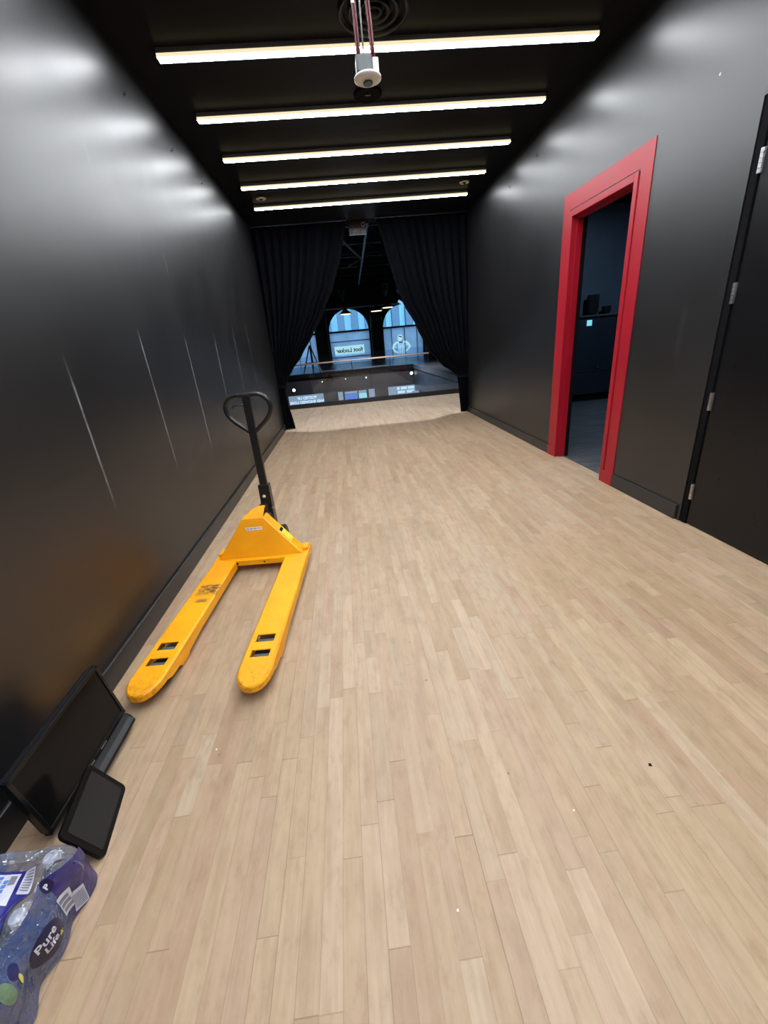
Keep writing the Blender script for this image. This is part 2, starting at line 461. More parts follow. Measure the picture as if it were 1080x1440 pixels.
# side room behind the red doorway
SR = XR+.12
bx('floor_side_room', pbr('dark wood planks', (.065, .065, .068), .5, bump=(4, .3), vary=.45, vscale=2.2), XR+.076, 6.2, 1.2, 7.3, -.2, 0)
_m = bpy.data.materials['dark wood planks']; _g = G(_m.node_tree)
_bs = [n for n in _m.node_tree.nodes if n.type == 'BSDF_PRINCIPLED'][0]
_v, _x, _y, _z = _g.pos()
_ix = _g.m('FLOOR', _g.m('DIVIDE', _y, .15))
_f = _g.noise(_g.xyz(_g.m('MULTIPLY', _x, 2), _g.m('MULTIPLY', _y, 14), _ix), 1.0, 5, .7)
_m.node_tree.links.new(_g.ramp(_f, [(.3, (.018, .018, .02)), (.7, (.12, .115, .11))]), _bs.inputs['Base Color'])
bx('wall_side_room_far', pbr('dark blue grey paint', (.05, .062, .078), .5, vary=.15, vscale=1.5, bump=(20, .05)), SR, 6.2, 7.28, 7.4, 0, 2.9)
bx('wall_side_room_right', M['blackmatte'], 6.2, 6.3, 1.1, 7.4, 0, 2.9)
bx('wall_side_room_near', M['blackmatte'], SR, 6.2, 1.1, 1.2, 0, 2.9)
bx('ceiling_side_room', M['blackmatte'], SR, 6.3, 1.1, 7.4, 2.9, 3.0)
bx('baseboard_side_room', M['blackmatte'], SR, 6.2, 7.262, 7.28, 0, .1)
# low cabinet wall inside with ledge
t = thing('wall_cabinet', 'long dark cabinet with a ledge at the back of the room behind the red doorway', 'cabinet', (4.9, 7.05, 0))
pb = pbr('dark navy laminate', (.012, .015, .022), .45, vary=.15)
b = MB(); b.box(-1.3, 1.28, -.02, .2, .48, 1.33); b.build('body', pb, t)
MB().box(-1.3, 1.28, -.05, .2, 1.33, 1.36, bev=.004).build('ledge', pbr('dark ledge', (.045, .05, .06), .35, vary=.1), t)
MB().box(-1.3, 1.28, -.035, .2, .12, .47).build('lower_panel', pb, t)
MB().box(-1.25, 1.25, .0, .2, 0, .12).build('plinth', M['blackmatte'], t)
MB().lathe([(.0001, -.012), (.012, -.01), (.012, 0)], (-.66, -.035, .55), 14, 'y').build('knob', M['steel'], t)
tag(MB().box(3.985, 4.065, 7.012, 7.027, 1.20, 1.285, bev=.003).build('touch_panel', emis('cyan lit panel', (.25, .8, .95), .9)),
    'small cyan glowing touch panel on the cabinet behind the red doorway', 'touch panel')
tag(MB().lathe([(.0001, -.012), (.018, -.01), (.018, 0)], (4.17, 7.028, 1.32), 14, 'y').build('key_switch', M['steel']),
    'tiny round steel switch right of the cyan panel behind the red doorway', 'switch')
for i, (sx, zz, ww, hh, lb) in enumerate([(4.12, 1.36, .16, .3, 'taller dark boxy device standing on the ledge behind the red doorway'),
                                     (4.36, 1.36, .11, .12, 'smaller dark boxy device on the ledge, right of the taller one')]):
    t = thing('desk_device', lb, 'device', (sx, 7.14, zz))
    MB().box(-ww/2, ww/2, -.05, .05, .02, hh, bev=.012).build('body', M['plastic_bm'], t)
    MB().box(-ww/3, ww/3, -.04, .04, 0, .02).build('foot', M['blackmatte'], t)
t = thing('added_ceiling_lamp', 'added unseen lamp on the ceiling of the room behind the red doorway', 'lamp', (4.1, 5.3, 2.9))  # unseen lamp added to give the side room its bluish light
MB().lathe([(.0001, -.05), (.13, -.05), (.15, -.035), (.15, 0), (.0001, 0)], (0, 0, 0), 28).build('housing', M['greymetal'], t)
MB().lathe([(.0001, -.056), (.12, -.056), (.12, -.0505), (.0001, -.0505)], (0, 0, 0), 28).build('diffuser', emis('cool fill diffuser', (.45, .68, 1), 280), t)

# ------------------------------------------------------------ ceiling light bars
LX0, LX1, LZ = -.895, 1.823, 2.905
def make_bar(lab):
    t = thing('linear_ceiling_light', lab, 'ceiling light', (0, 0, ZC), group='linear LED lights in rows across the corridor ceiling')
    h = ZC-LZ
    MB().box(LX0, LX1, -.029, .029, -h+.0042, -.0005, bev=.001).build('housing', M['alu'], t)
    MB().box(LX0+.002, LX1-.002, -.029, .029, -h, -h+.004).build('diffuser', M['led'], t)
    for sy in (-1, 1):  # glowing strips added for the bars' coloured fringe and ceiling glow
        MB().box(LX0+.002, LX1-.002, min(sy*.0292, sy*.036), max(sy*.0292, sy*.036), -h+.001, -h+.016).build('fringe_strip', M['fringe_warm' if sy < 0 else 'fringe_cool'], t)
    MB().box(LX0-.006, LX0, -.032, .032, -h+.002, -.0005, bev=.002).build('end_cap', M['plastic_bm'], t)
    MB().box(LX1, LX1+.006, -.032, .032, -h+.002, -.0005, bev=.002).build('end_cap', M['plastic_bm'], t)
    for k in range(8):
        cx = LX0+.12+k*(LX1-LX0-.24)/7
        MB().lathe([(.0001, -.012), (.02, -.012), (.024, -.0005), (.0001, -.0005)], (cx, .075, 0), 14).build('mounting_clip', M['plastic_bm'], t)
    return t
bar_labels = ['nearest full-width glowing ceiling bar, behind the hanging sensor', 'second glowing ceiling bar from the camera, below the hanging sensor in the photo',
              'middle one of the five glowing ceiling bars seen in the photo', 'fourth glowing ceiling bar, just before the two beige rings',
              'farthest glowing ceiling bar, closest to the black curtains']
bar0 = make_bar(bar_labels[0]); bar0.location.y = 3.411
for k in range(1, 5):
    c = copy_tree(bar0); c.location.y = 3.411+.7362*k; c['label'] = bar_labels[k]
for k in range(1, 8):      # the same row goes on over and behind the camera
    c = copy_tree(bar0); c.location.y = 3.411-.7362*k
    c['label'] = 'glowing ceiling bar of the same row overhead, above the frame of the photo'

# little wire stubs high on the walls beside each bar
for i, (x, y, z, s) in enumerate([(XL, 3.333, 2.725, 1), (XL, 4.066, 2.714, 1), (XL, 4.803, 2.73, 1), (XR, 4.76, 2.75, -1), (XR, 5.46, 2.711, -1)]):
    side = 'left' if s > 0 else 'right'
    t = thing('wire_anchor', None, 'wire anchor', (x, y, z), group=f'tiny black wire anchors high on the {side} wall')
    t['label'] = f'tiny black wire anchor sticking out high on the {side} wall, ' + {(0): 'nearest the camera', 1: 'middle of three', 2: 'farthest of three', 3: 'nearer of two', 4: 'farther of two'}[i]
    MB().lathe([(.0001, 0), (.008, 0), (.008, .004), (.0001, .005)], (0, 0, 0), 12, 'x').build('plate', M['plastic_bm'], t, M=Matrix.Scale(s, 4, (1, 0, 0)))
    MB().tube([(s*.004, 0, 0), (s*.012, .002, .002), (s*.014, .003, .012), (s*.008, .003, .018)], .002, 8).build('hook', M['blackmetal'], t)

# hanging sensor with wires
t = thing('hanging_sensor', 'round white sensor dangling on dark red wires below the ceiling', 'sensor', (.205, 2.0, 2.135))
MB().lathe([(.0001, -.012), (.012, -.012), (.016, -.007), (.04, -.006), (.05, -.001), (.05, .005), (.044, .009), (.0001, .009)], (0, 0, 0), 36).build('flange', M['plastic_w'], t, smooth='auto')
MB().lathe([(.014, -.0155), (.017, -.0145), (.018, -.011), (.0145, -.011)], (0, 0, 0), 24).build('lens_ring', M['greymetal'], t)
MB().box(-.040, .018, -.028, .028, .009, .06, bev=.006).build('body', M['greymetal'], t)
MB().box(.019, .042, -.022, .022, .009, .052, bev=.004).build('terminal_block', M['plastic_w'], t)
for k, (x0, x1) in enumerate([(-.030, -.034), (-.022, -.028), (.022, .012), (.03, .02)]):
    MB().tube([(x0, 0, .05), (x0-.001, .004, .09), (x1, 0, .25), (x1-.004, .01, .5), (x1, 0, ZC-2.135-.004)], .0042, 8).build('wire', M['redwire'], t, smooth=True)
MB().tube([(-.008, 0, .058), (-.009, 0, .2), (-.012, .004, .5), (-.01, 0, ZC-2.135-.004)], .003, 8).build('wire', M['greywire'], t, smooth=True)
MB().box(-.039, -.027, -.006, .006, .20, .245, bev=.002).build('splice_sleeve', M['plastic_w'], t)

# round diffuser, cover plate and beige rings on the ceiling
t = thing('round_air_diffuser', 'black round air diffuser with concentric rings in the ceiling', 'air vent', (.385, 3.16, ZC))
for r in (.2, .145, .095, .05):
    b = MB(); R = []
    for r_, z_ in ((r-.028, -.0005), (r-.022, -.014), (r-.004, -.022), (r, -.016), (r-.006, -.0005)):
        R.append([(r_*math.cos(2*PI*k/48), r_*math.sin(2*PI*k/48), z_) for k in range(48)])
    b.rings(R, False, False).build('ring_vane', M['black'], t, smooth=True)
t = thing('ceiling_cover_plate', 'round black cover plate on the ceiling beyond the hanging sensor', 'cover plate', (.402, 4.0, ZC))
MB().lathe([(.0001, -.006), (.085, -.006), (.09, -.012), (.104, -.012), (.108, -.0005), (.0001, -.0005)], (0, 0, 0), 40).build('plate', M['blackmatte'], t, smooth='auto')
MB().box(-.02, .02, -.006, .006, -.011, -.006).build('slot', M['greymetal'], t)
for nm, cx, cy in (('left', -.763, 6.105), ('right', 1.702, 6.04)):
    t = thing('ceiling_ring', f'small beige ring on the ceiling at the {nm} end of the last light bars', 'ceiling ring', (cx, cy, ZC))
    b = MB(); R = []
    for r_, z_ in ((.03, -.0005), (.03, -.01), (.055, -.01), (.06, -.0005)):
        R.append([(r_*math.cos(2*PI*k/32), r_*math.sin(2*PI*k/32), z_) for k in range(32)])
    b.rings(R, False, False).build('ring', M['beige'], t)
    MB().lathe([(.0001, -.02), (.012, -.02), (.02, -.0005), (.0001, -.0005)], (0, 0, 0), 16).build('head', M['blackmetal'], t)

# ------------------------------------------------------------ curtains
def interp(tab, z):
    tab = sorted(tab)
    if z <= tab[0][0]: return tab[0][1]
    for (a, b_), (c, d) in zip(tab[:-1], tab[1:]):
        if z <= c:
            f = (z-a)/(c-a); f = f*f*(3-2*f)*.35+f*.65
            return b_+(d-b_)*f
    return tab[-1][1]
def curtain(name, inner, outer, N, amp, lab, seed, ztie):
    t = thing(name, lab, 'curtain', (0, 7.23, 0), group=None)
    rnd = random.Random(seed)
    ph = [rnd.uniform(-.8, .8) for _ in range(N+2)]
    am = [rnd.uniform(.6, 1.25) for _ in range(N+2)]
    def f(u, v):
        z = .008+v*(ZC-.03-.008)
        xi, xo = interp(inner, z), interp(outer, z)
        k = u*N; i = int(min(k, N-1)); fr = k-i
        p_ = ph[i]*(1-fr)+ph[i+1]*fr; a_ = am[i]*(1-fr)+am[i+1]*fr
        tie = math.exp(-((z-ztie)/.16)**2)
        A = amp*a_*(1-.55*tie)*(.55+.45*min(1, (ZC-z)/.9))
        yy = A*math.sin(2*PI*k+p_)+.015*math.sin(2.3*z+seed+u*7)
        bunch = -.05*tie*math.sin(PI*u)
        xx = xo+(xi-xo)*(u+.006*math.sin(2*PI*k*2+p_))
        return Vector((xx, yy+bunch, z))
    MB().grid(f, N*14, 90).build('cloth', M['velvet'], t, smooth=True, solid=.004)
    # tie band
    xi, xo = interp(inner, ztie), interp(outer, ztie)
    cx, hw = (xi+xo)/2, abs(xi-xo)/2+.012
    R = []
    for dz, k in ((-.02, .97), (-.012, 1), (.012, 1), (.02, .97)):
        R.append([(cx+k*hw*math.cos(2*PI*j/28), -.02+k*.068*math.sin(2*PI*j/28), ztie+dz) for j in range(28)])
    MB().rings(R, False, False).build('tie_band', M['velvet'], t, smooth=True, solid=.003)
    MB().box(min(interp(outer, 2.9), interp(inner, 2.9))-0.01, max(interp(outer, 2.9), interp(inner, 2.9))+.01, -.015, .015, ZC-.022, ZC-.001).build('track', M['blackmetal'], t)
    return t
curtain('curtain', [(2.9, .255), (2.49, .143), (2.12, -.013), (1.74, -.23), (1.45, -.44), (1.15, -.66), (.95, -.84), (.8, -.955), (.7, -1.0), (.6, -1.01), (.39, -1.0), (.15, -.965), (0, -.95)],
        [(2.95, -1.16), (.9, -1.15), (.7, -1.13), (0, -1.15)], 11, .045, 'black curtain tied back against the left wall', 3, .70)
curtain('curtain', [(2.9, .70), (2.54, .796), (2.15, .896), (1.8, 1.016), (1.42, 1.223), (1.08, 1.383), (.81, 1.613), (.68, 1.80), (.6, 1.885), (.4, 1.9), (0, 1.93)],
        [(2.95, 2.12), (.7, 2.10), (0, 2.12)], 11, .045, 'black curtain tied back against the right wall', 5, .60)

# small sign box behind the curtain gap
t = thing('hanging_sign_box', 'small dark red and clear sign box hanging at the top of the curtain gap', 'sign', (.43, 7.43, ZC))
MB().box(-.13, .13, -.02, .02, -.085, 0, bev=.004).build('housing', pbr('dark red housing', (.03, .005, .009), .35, vary=.2), t)
MB().box(-.125, .13, -.004, .004, -.165, -.085, bev=.001).build('acrylic_panel', pbr('frosted acrylic', (.16, .15, .15), .3, vary=.5, vscale=14), t)
MB().box(-.13, .135, -.006, .006, -.172, -.165).build('edge_strip', pbr('pale strip', (.4, .4, .43), .3, vary=.1), t)
b = MB(); b.tube([(.09+.024*math.cos(a*PI/8), -.024, -.045+.024*math.sin(a*PI/8)) for a in range(16)], .005, 8, True)
b.build('ring', M['steel'], t, smooth=True)

# ------------------------------------------------------------ balustrade
t = thing('glass_balustrade', 'glass balustrade on a black base rail beyond the curtains', 'balustrade', (.6, YG, 0))
MB().box(-6.5, 7.2, -.035, .035, 0, .095, bev=.004).build('base_rail', M['blackmetal'], t)
for x0, x1 in ((-6.4, -4.35), (-4.33, -2.2), (-2.18, -.05), (-.03, 1.87), (1.89, 4.0), (4.02, 6.1)):
    MB().box(x0, x1, -.006, .006, .09, 1.08).build('glass_panel', M['glass'], t)

# ------------------------------------------------------------ hall beyond
bx('wall_hall_left', M['halldark'], -9.2, -9, YE-.2, YF, -5, ZH)
bx('wall_hall_right', M['halldark'], 10, 10.2, YE-.2, YF, -5, ZH)
bx('wall_hall_near_left', M['blackmatte'], -9, XL-.15, YE-.15, YE, 0, ZH)
bx('wall_hall_near_right', M['blackmatte'], SR+4.07, 10, YE-.15, YE, 0, ZH)
bx('wall_hall_near_top', M['blackmatte'], XL-.15, SR+4.07, 7.3, 7.56, ZC, ZH)
bx('wall_hall_near_door', M['blackmatte'], SR, SR+4.07, 7.44, 7.56, 0, ZC)
bx('ceiling_hall', M['blackmatte'], -9.2, 10.2, YE-.2, YF+.3, ZH, ZH+.2)
bx('wall_void_near', M['halldark'], -9, 10, YG-.03, YG+.12, -5, -.2)
bx('floor_lower', M['halldark'], -9.2, 10.2, YG, Y2+.4, -5.1, -5)
bx('floor_far', M['hallfloor'], -9, 10, Y2, YF, -.2, 0)
bx('floor_right_side', M['hallfloor'], 3.7, 10, YG+.13, Y2-.01, -.2, 0)
bx('wall_lower_far', M['halldark'], -9, 10, Y2+.15, Y2+.35, -5, -.2)
bx('wall_lower_right', pbr('blue grey shop wall', (.03, .045, .075), .5, vary=.3, vscale=1), 3.75, 3.95, YG+.13, Y2+.1, -5, -.2)
bx('trim_1', M['black'], -9, 3.7, Y2-.02, Y2+.0, -.2, .02)

# facade with arches
AC = [-7.52, -3.43, .65, 4.75]; AR, ZS = 1.56, 2.23
def arch_pts(cx, r, zs, n=28):
    return [(cx+r*math.cos(PI*k/n), zs+r*math.sin(PI*k/n)) for k in range(n+1)]
b = MB(); n = 28
edges = [-9.0] + [(a+c)/2 for a, c in zip(AC[:-1], AC[1:])] + [7.2]
for i, cx in enumerate(AC):
    xa, xb = edges[i], edges[i+1]
    if i == 0: xa = -9.0
    b.box(xa, cx-AR, YF, YF+.5, -.2, ZH); b.box(cx+AR, xb, YF, YF+.5, -.2, ZH)
    pts = arch_pts(cx, AR, ZS, n)
    for (xa_, za_), (xb_, zb_) in zip(pts[:-1], pts[1:]):
        b.prism([(xb_, zb_), (xa_, za_), (xa_, ZH), (xb_, ZH)], YF, YF+.5, 'xz')
b.box(7.2, 10.2, YF, YF+.5, -.2, ZH)
struct(b.build('wall_far', M['facade']))
pil = pbr('dark pillar paint', (.03, .028, .028), .4, vary=.3)
for i, cx in enumerate([-5.475, -1.39, 2.7, 6.8]):
    t = thing('pillar', ['black square pillar at far left of the arched facade', 'black square pillar left of the arched window with the lettered sign board', 'black square pillar between the two arched windows', 'black square pillar right of the window with the referee emblem'][i], 'pillar', (cx, YF-.25, 0), group='black pillars between the arched windows')
    MB().box(-.42, .42, -.2, .245, .12, 5.0, bev=.02).build('shaft', pil, t)
    MB().box(-.46, .46, -.24, .245, 0, .12, bev=.01).build('plinth', M['facade'], t)

def filmpane(name, col, tl):
    m, nt, out = new_mat(name); g = G(nt)
    tr = g.n('ShaderNodeBsdfTranslucent'); di = g.n('ShaderNodeBsdfDiffuse')
    v, x, y, z = g.pos(); c = g.mix(g.range(g.noise(v, 1.2, 3), .3, .7, 0, 1), tuple(q*.85 for q in col), col)
    nt.links.new(c, tr.inputs[0]); nt.links.new(c, di.inputs[0])
    mx = g.n('ShaderNodeMixShader'); mx.inputs[0].default_value = 1-tl
    nt.links.new(tr.outputs[0], mx.inputs[1]); nt.links.new(di.outputs[0], mx.inputs[2])
    nt.links.new(mx.outputs[0], out.inputs[0]); return m
M['pane'] = filmpane('frosted grey film', (.62, .66, .72), .85)
M['pane_hi'] = emis('backlit pale sign film', (.42, .74, .86), 1.0)
M['skyglass'] = glass('window glass', (.8, .9, .95), .05)
M['ink'] = pbr('dark lettering', (.05, .07, .10), .5, vary=.1)
YW = YF+.2
for i, cx in enumerate(AC):
    wn = struct(thing(f'window_{i+1}', None, None, (cx, YW, 0)))
    b = MB()
    b.box(-AR, AR, -.06, .06, ZS-.07, ZS+.05)
    b.tube([(x_-cx, 0, z_) for x_, z_ in arch_pts(cx, AR-.03, ZS)], .04, 8)
    b.box(-AR, -AR+.06, -.04, .04, 0, ZS); b.box(AR-.06, AR, -.04, .04, 0, ZS)
    if i % 2 == 0:
        b.box(-AR, AR, -.03, .03, 1.52, 1.56); b.box(-AR, AR, -.03, .03, .40, .44)
    else:
        for q in (-.9, .1, 1.05): b.box(q-.02, q+.02, -.03, .03, 0, ZS)
    b.build('window_frame', M['facade'], wn)
    MB().box(-AR+.06, AR-.06, -.005, .005, .0, ZS-.07).build('film_pane', M['pane'], wn)
    MB().prism([(x_-cx, z_) for x_, z_ in arch_pts(cx, AR-.02, ZS)], -.004, .004, 'xz').build('arch_pane', M['skyglass'], wn)
wl = {o.name: o for o in bpy.data.objects}
w3, w4 = wl['window_3'], wl['window_4']
# mirrored sign board, read from the street
sb = MB().box(-1.25, 1.02, -.03, -.008, .56, 1.21).build('sign_board', M['pane_hi'], w3)
text_obj('foot Locker', .42, M['ink'], 'lettering', sb, lambda x, y, z: (-.115-x, -.034-z, .885+y), bold=.012, depth=.002)
# emblem: figure with striped shirt and hands on hips (also seen from behind)

def strip(b, pts, ws, y0, y1):
    """flat band of varying width along a 2D line, given real thickness"""
    P = [Vector((p[0], p[1])) for p in pts]
    L, R_ = [], []
    for i, p in enumerate(P):
        d = (P[min(i+1, len(P)-1)]-P[max(i-1, 0)]).normalized(); nrm = Vector((-d.y, d.x))
        L.append(p+nrm*ws[i]/2); R_.append(p-nrm*ws[i]/2)
    for i in range(len(P)-1):
        b.prism([tuple(L[i]), tuple(L[i+1]), tuple(R_[i+1]), tuple(R_[i])], y0, y1, 'xz')
EK = .00292
def E_(px, py): return (-.19+(px-475)*EK, .30+(670-py)*EK)
b = MB(); ya, yb = -.03, -.008
strip(b, [E_(400, 385), E_(340, 395), E_(275, 450), E_(245, 530), E_(290, 600), E_(375, 640)], [.09, .17, .18, .15, .16, .12], ya, yb)
strip(b, [E_(540, 375), E_(600, 390), E_(660, 440), E_(700, 500), E_(655, 570), E_(580, 615)], [.09, .17, .18, .15, .16, .12], ya, yb)
for x0, x1, yt in ((392, 412, 375), (432, 455, 420), (478, 505, 410), (525, 552, 365)):
    strip(b, [E_((x0+x1)/2, yt), E_((x0+x1)/2, 668)], [.075, .07], ya, yb)
strip(b, [E_(300, 500), E_(345, 495)], [.05, .03], ya, yb); strip(b, [E_(570, 470), E_(640, 470)], [.03, .05], ya, yb)
hd = [(392, 270), (385, 240), (400, 215), (435, 203), (480, 208), (510, 228), (522, 260), (515, 300), (495, 325), (488, 358), (465, 362), (448, 350), (425, 362), (398, 352), (386, 325), (384, 295)]
b.prism([E_(*q) for q in hd], ya, yb, 'xz')
b.build('emblem', M['pane_hi'], w4)
b = MB(); b.prism([E_(*q) for q in ((400, 238), (430, 232), (470, 238), (500, 256), (496, 282), (470, 268), (430, 254))], ya-.006, ya-.001, 'xz')
b.prism([E_(*q) for q in ((418, 395), (448, 380), (462, 392), (476, 378), (506, 392), (504, 412), (476, 402), (448, 404), (420, 414))], ya-.006, ya-.001, 'xz')
b.build('emblem_detail', M['ink'], w4)

# building across the street and pavement, seen through the arches
t = thing('street_building', 'pale building with grey vertical fins across the street, seen through the arches', 'building', (0, 62, 0))
MB().box(-34, 44, 0, 6, -4, 40).build('wall', pbr('glass with painted sky reflection', (.55, .80, .92), .4, vary=.05, vscale=.3), t)  # sky reflected in the glass is put into this wall colour
gf = pbr('grey concrete fin', (.09, .115, .15), .6, vary=.15)
for k in range(26):
    x = -22+k*1.85
    MB().box(x-.5, x+.5, -1.2, -.001, 2.6, 40).build('fin', gf, t)
bx('ground', pbr('street asphalt', (.06, .065, .07), .8, vary=.2), -60, 70, YF+.6, 61.9, -.4, -.1)
bx('floor_street_edge', M['halldark'], -9.2, 10.2, YF+.0, YF+.6, -.4, -.2)

# far handrail, easel, hanging lamps
t = thing('handrail', 'low pale wooden handrail on thin posts along the far edge of the void', 'handrail', (0, Y2+.1, 0))
MB().tube([(-6, 0, .49), (4.6, 0, .49)], .045, 10).build('rail', M['wood'], t)
for k in range(6):
    MB().tube([(-5.8+k*2.07, 0, 0), (-5.8+k*2.07, 0, .45)], .02, 8).build('post', M['truss'], t)
t = thing('kerb_profile', 'thin pale metal edge profile on the far floor beyond the void', 'edge profile', (0, Y2+1.2, 0))
MB().box(-1.4, 2.5, -.04, .04, 0, .03).build('profile', M['steel'], t)
t = thing('easel', 'dark A-shaped easel standing left at the far edge of the void', 'easel', (-1.72, Y2+.45, 0))
for a, c in (((.46, -.12), 0), ((-.5, -.12), 0), ((-.02, .5), 0)):
    MB().tube([(a[0], a[1], 0), (a[0]*.03, 0, 1.4)], .035, 8).build('leg', M['truss'], t)
MB().box(-.34, .3, -.12, -.08, .5, .56).build('ledge', M['truss'], t)
lampm = emis('warm lamp disc', (1, .82, .55), 2.2)
for (x, z, y, lb) in ((.31, 2.5, 20, 'round pendant lamp in front of the arch with the sign board'), (1.66, 2.52, 20, 'round pendant lamp hanging before the pillar between the arches'), (2.2, 2.64, 20.3, 'round pendant lamp rightmost of three, near the referee window')):
    t = thing('pendant_lamp', lb, 'lamp', (x, y, z), group='round pendant lamps in the hall')
    MB().lathe([(.0001, .3), (.04, .3), (.06, .2), (.2, .08), (.28, 0), (.26, 0), (.18, .07), (.0001, .15)], (0, 0, 0), 28).build('shade', M['blackmetal'], t, smooth=True)
    MB().lathe([(.0001, -.01), (.23, -.01), (.23, .004), (.0001, .01)], (0, 0, 0), 28).build('lamp_disc', lampm, t)
    MB().tube([(0, 0, .29), (0, 0, ZH-z)], .012, 8).build('rod', M['blackmetal'], t)
    pl_ = bpy.data.lights.new('pendant_glow', 'SPOT'); pl_.energy = 700; pl_.color = (1, .9, .86); pl_.spot_size = 2.7; pl_.spot_blend = .5; pl_.shadow_soft_size = .2
    po = bpy.data.objects.new('pendant_light_source', pl_); COL.objects.link(po); po.parent = t; po.location = (0, 0, -.05)
t = thing('glint_bar', 'added slanted pale blue bar, glint stand-in hanging right of the pendant lamps', 'glint stand-in', (2.9, 20, 2.67))  # made-up glowing bar for light reflected off the arch edge; housing and rod invented
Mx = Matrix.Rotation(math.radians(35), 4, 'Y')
MB().box(-.3, .3, -.06, .06, -.045, .045, bev=.01, M=Mx).build('diffuser', emis('pale blue glint glow', (.35, .62, 1), .9), t)
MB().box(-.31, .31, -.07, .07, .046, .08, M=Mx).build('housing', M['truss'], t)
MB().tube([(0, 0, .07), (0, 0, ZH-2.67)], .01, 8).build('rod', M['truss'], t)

# steel beams and pipes under the hall ceiling
for k in range(9):
    y = 9.6+k*2.9; z = 5.3-.12*k*.0
    t = thing('roof_beam', 'dark steel lattice beam under the high ceiling of the hall', 'beam', (0, y, z), group='steel lattice beams under the hall ceiling')
    MB().box(-9, 10, -.06, .06, 0, .1).build('bottom_chord', M['truss'], t)
    MB().box(-9, 10, -.06, .06, .65, .75).build('top_chord', M['truss'], t)
    b = MB(); x = -8.8
    while x < 9.4:
        b.tube([(x, 0, .08), (x+.7, 0, .66)], .03, 6); b.tube([(x+.7, 0, .66), (x+1.4, 0, .08)], .03, 6); x += 1.4
    b.build('lattice', M['truss'], t)
pm = pbr('galvanised pipe', (.30, .30, .32), .4, .4, vary=.4, vscale=2)
t = thing('ceiling_pipe', 'long grey pipe running away under the hall ceiling', 'pipe', (0, 0, 0))
MB().tube([(1.05, 8.6, 4.55), (1.55, 31, 4.9)], .045, 10).build('pipe', pm, t)
for k in range(6):
    MB().box(1.0+.095*k-.06, 1.0+.095*k+.2, 9.5+4*k-.03, 9.5+4*k+.03, 4.62+.06*k, 5.3).build('hanger', M['truss'], t)
t = thing('ceiling_brace', 'diagonal grey brace under the hall ceiling, left in the curtain gap', 'brace', (0, 0, 0))
MB().tube([(.35, 15.5, 4.35), (.95, 15.6, 3.8), (.5, 15.7, 3.65)], .04, 8).build('tube', pm, t)
MB().tube([(.35, 15.5, 4.3), (.35, 15.5, 5.3)], .025, 8).build('hanger', M['truss'], t)
for i, (x, y, z) in enumerate([(.2, 19, 3.05), (1.95, 18.5, 3.1), (2.55, 18.8, 3.15)]):
    t = thing('stage_light', ['black stage light hanging left in the curtain gap', 'black stage light hanging in the middle of the curtain gap', 'black stage light hanging right in the curtain gap'][i], 'stage light', (x, y, z), group='stage lights in the hall')
    MB().lathe([(.0001, .17), (.07, .17), (.09, .1), (.09, -.14), (.11, -.17), (.08, -.17), (.07, -.1), (.0001, -.1)], (0, 0, 0), 18).build('can', M['blackmetal'], t, M=Matrix.Rotation(.5+.3*i, 4, 'X'))
    MB().tube([(-.11, 0, 0), (-.11, 0, .26), (.11, 0, .26), (.11, 0, 0)], .012, 6).build('yoke', pm, t)
    MB().tube([(0, 0, .26), (0, 0, ZH-z)], .02, 8).build('rod', M['truss'], t)
t = thing('light_rail', 'long thin rail crossing in front of the arch tops', 'lighting rail', (0, 22, 2.86))
MB().box(-8, 9, -.03, .03, 0, .06).build('rail', pbr('pale blue grey rail', (.3, .34, .42), .3, .5, vary=.3), t)
for k in range(5): MB().tube([(-6+k*3.4, 0, .06), (-6+k*3.4, 0, ZH-2.86)], .012, 6).build('rod', M['truss'], t)

# spot that washes the balcony (unseen lamp added above the header to brighten its floor)
t = thing('balcony_fill_spot', 'added unseen spotlight high above the balcony to brighten its floor', 'stage light', (.6, 8.15, 5.2))
MB().lathe([(.0001, .2), (.08, .2), (.1, .1), (.1, -.12), (.09, -.12), (.08, -.02), (.0001, -.02)], (0, 0, 0), 20).build('can', M['blackmetal'], t)
MB().tube([(-.12, 0, .02), (-.12, 0, .3), (.12, 0, .3), (.12, 0, .02)], .012, 6).build('yoke', M['blackmetal'], t)
MB().tube([(0, 0, .3), (0, 0, 1.4)], .02, 8).build('rod', M['blackmetal'], t)
li = bpy.data.lights.new('spot', 'SPOT'); li.energy = 1500; li.spot_size = math.radians(95); li.spot_blend = .6; li.color = (.74, .84, 1); li.shadow_soft_size = .08
lo = bpy.data.objects.new('balcony_fill_source', li); COL.objects.link(lo); lo.parent = t
lo.location = (0, 0, -.13); lo.rotation_euler = (0, 0, 0)

# lower level: lit window panels with writing, blue screen, wall lamps, benches
YL = Y2+.15
lit = emis('backlit grey window film', (.30, .38, .50), .95); litw = emis('backlit pale lettering', (.62, .85, 1), 1.25)
def lowpanel(x0, x1, z1, lab, name='window_panel', z0=-2.9, mat=None, cat='window panel', grp=None):
    t = thing(name, lab, cat, ((x0+x1)/2, YL, z0), group=grp)
    w_ = (x1-x0)/2
    MB().box(-w_, w_, -.03, -.001, 0, z1-z0).build('film', mat or lit, t)
    b = MB()
    b.box(-w_-.04, -w_, -.06, -.001, 0, z1-z0+.04); b.box(w_, w_+.04, -.06, -.001, 0, z1-z0+.04); b.box(-w_-.04, w_+.04, -.06, -.001, z1-z0, z1-z0+.04)
    b.build('frame', M['truss'], t)
    return t
p1 = lowpanel(-3.22, -1.32, -1.06, 'left lit lower window with two lines of mirrored lettering')
f1 = [c for c in p1.children if c.name.startswith('film')][0]
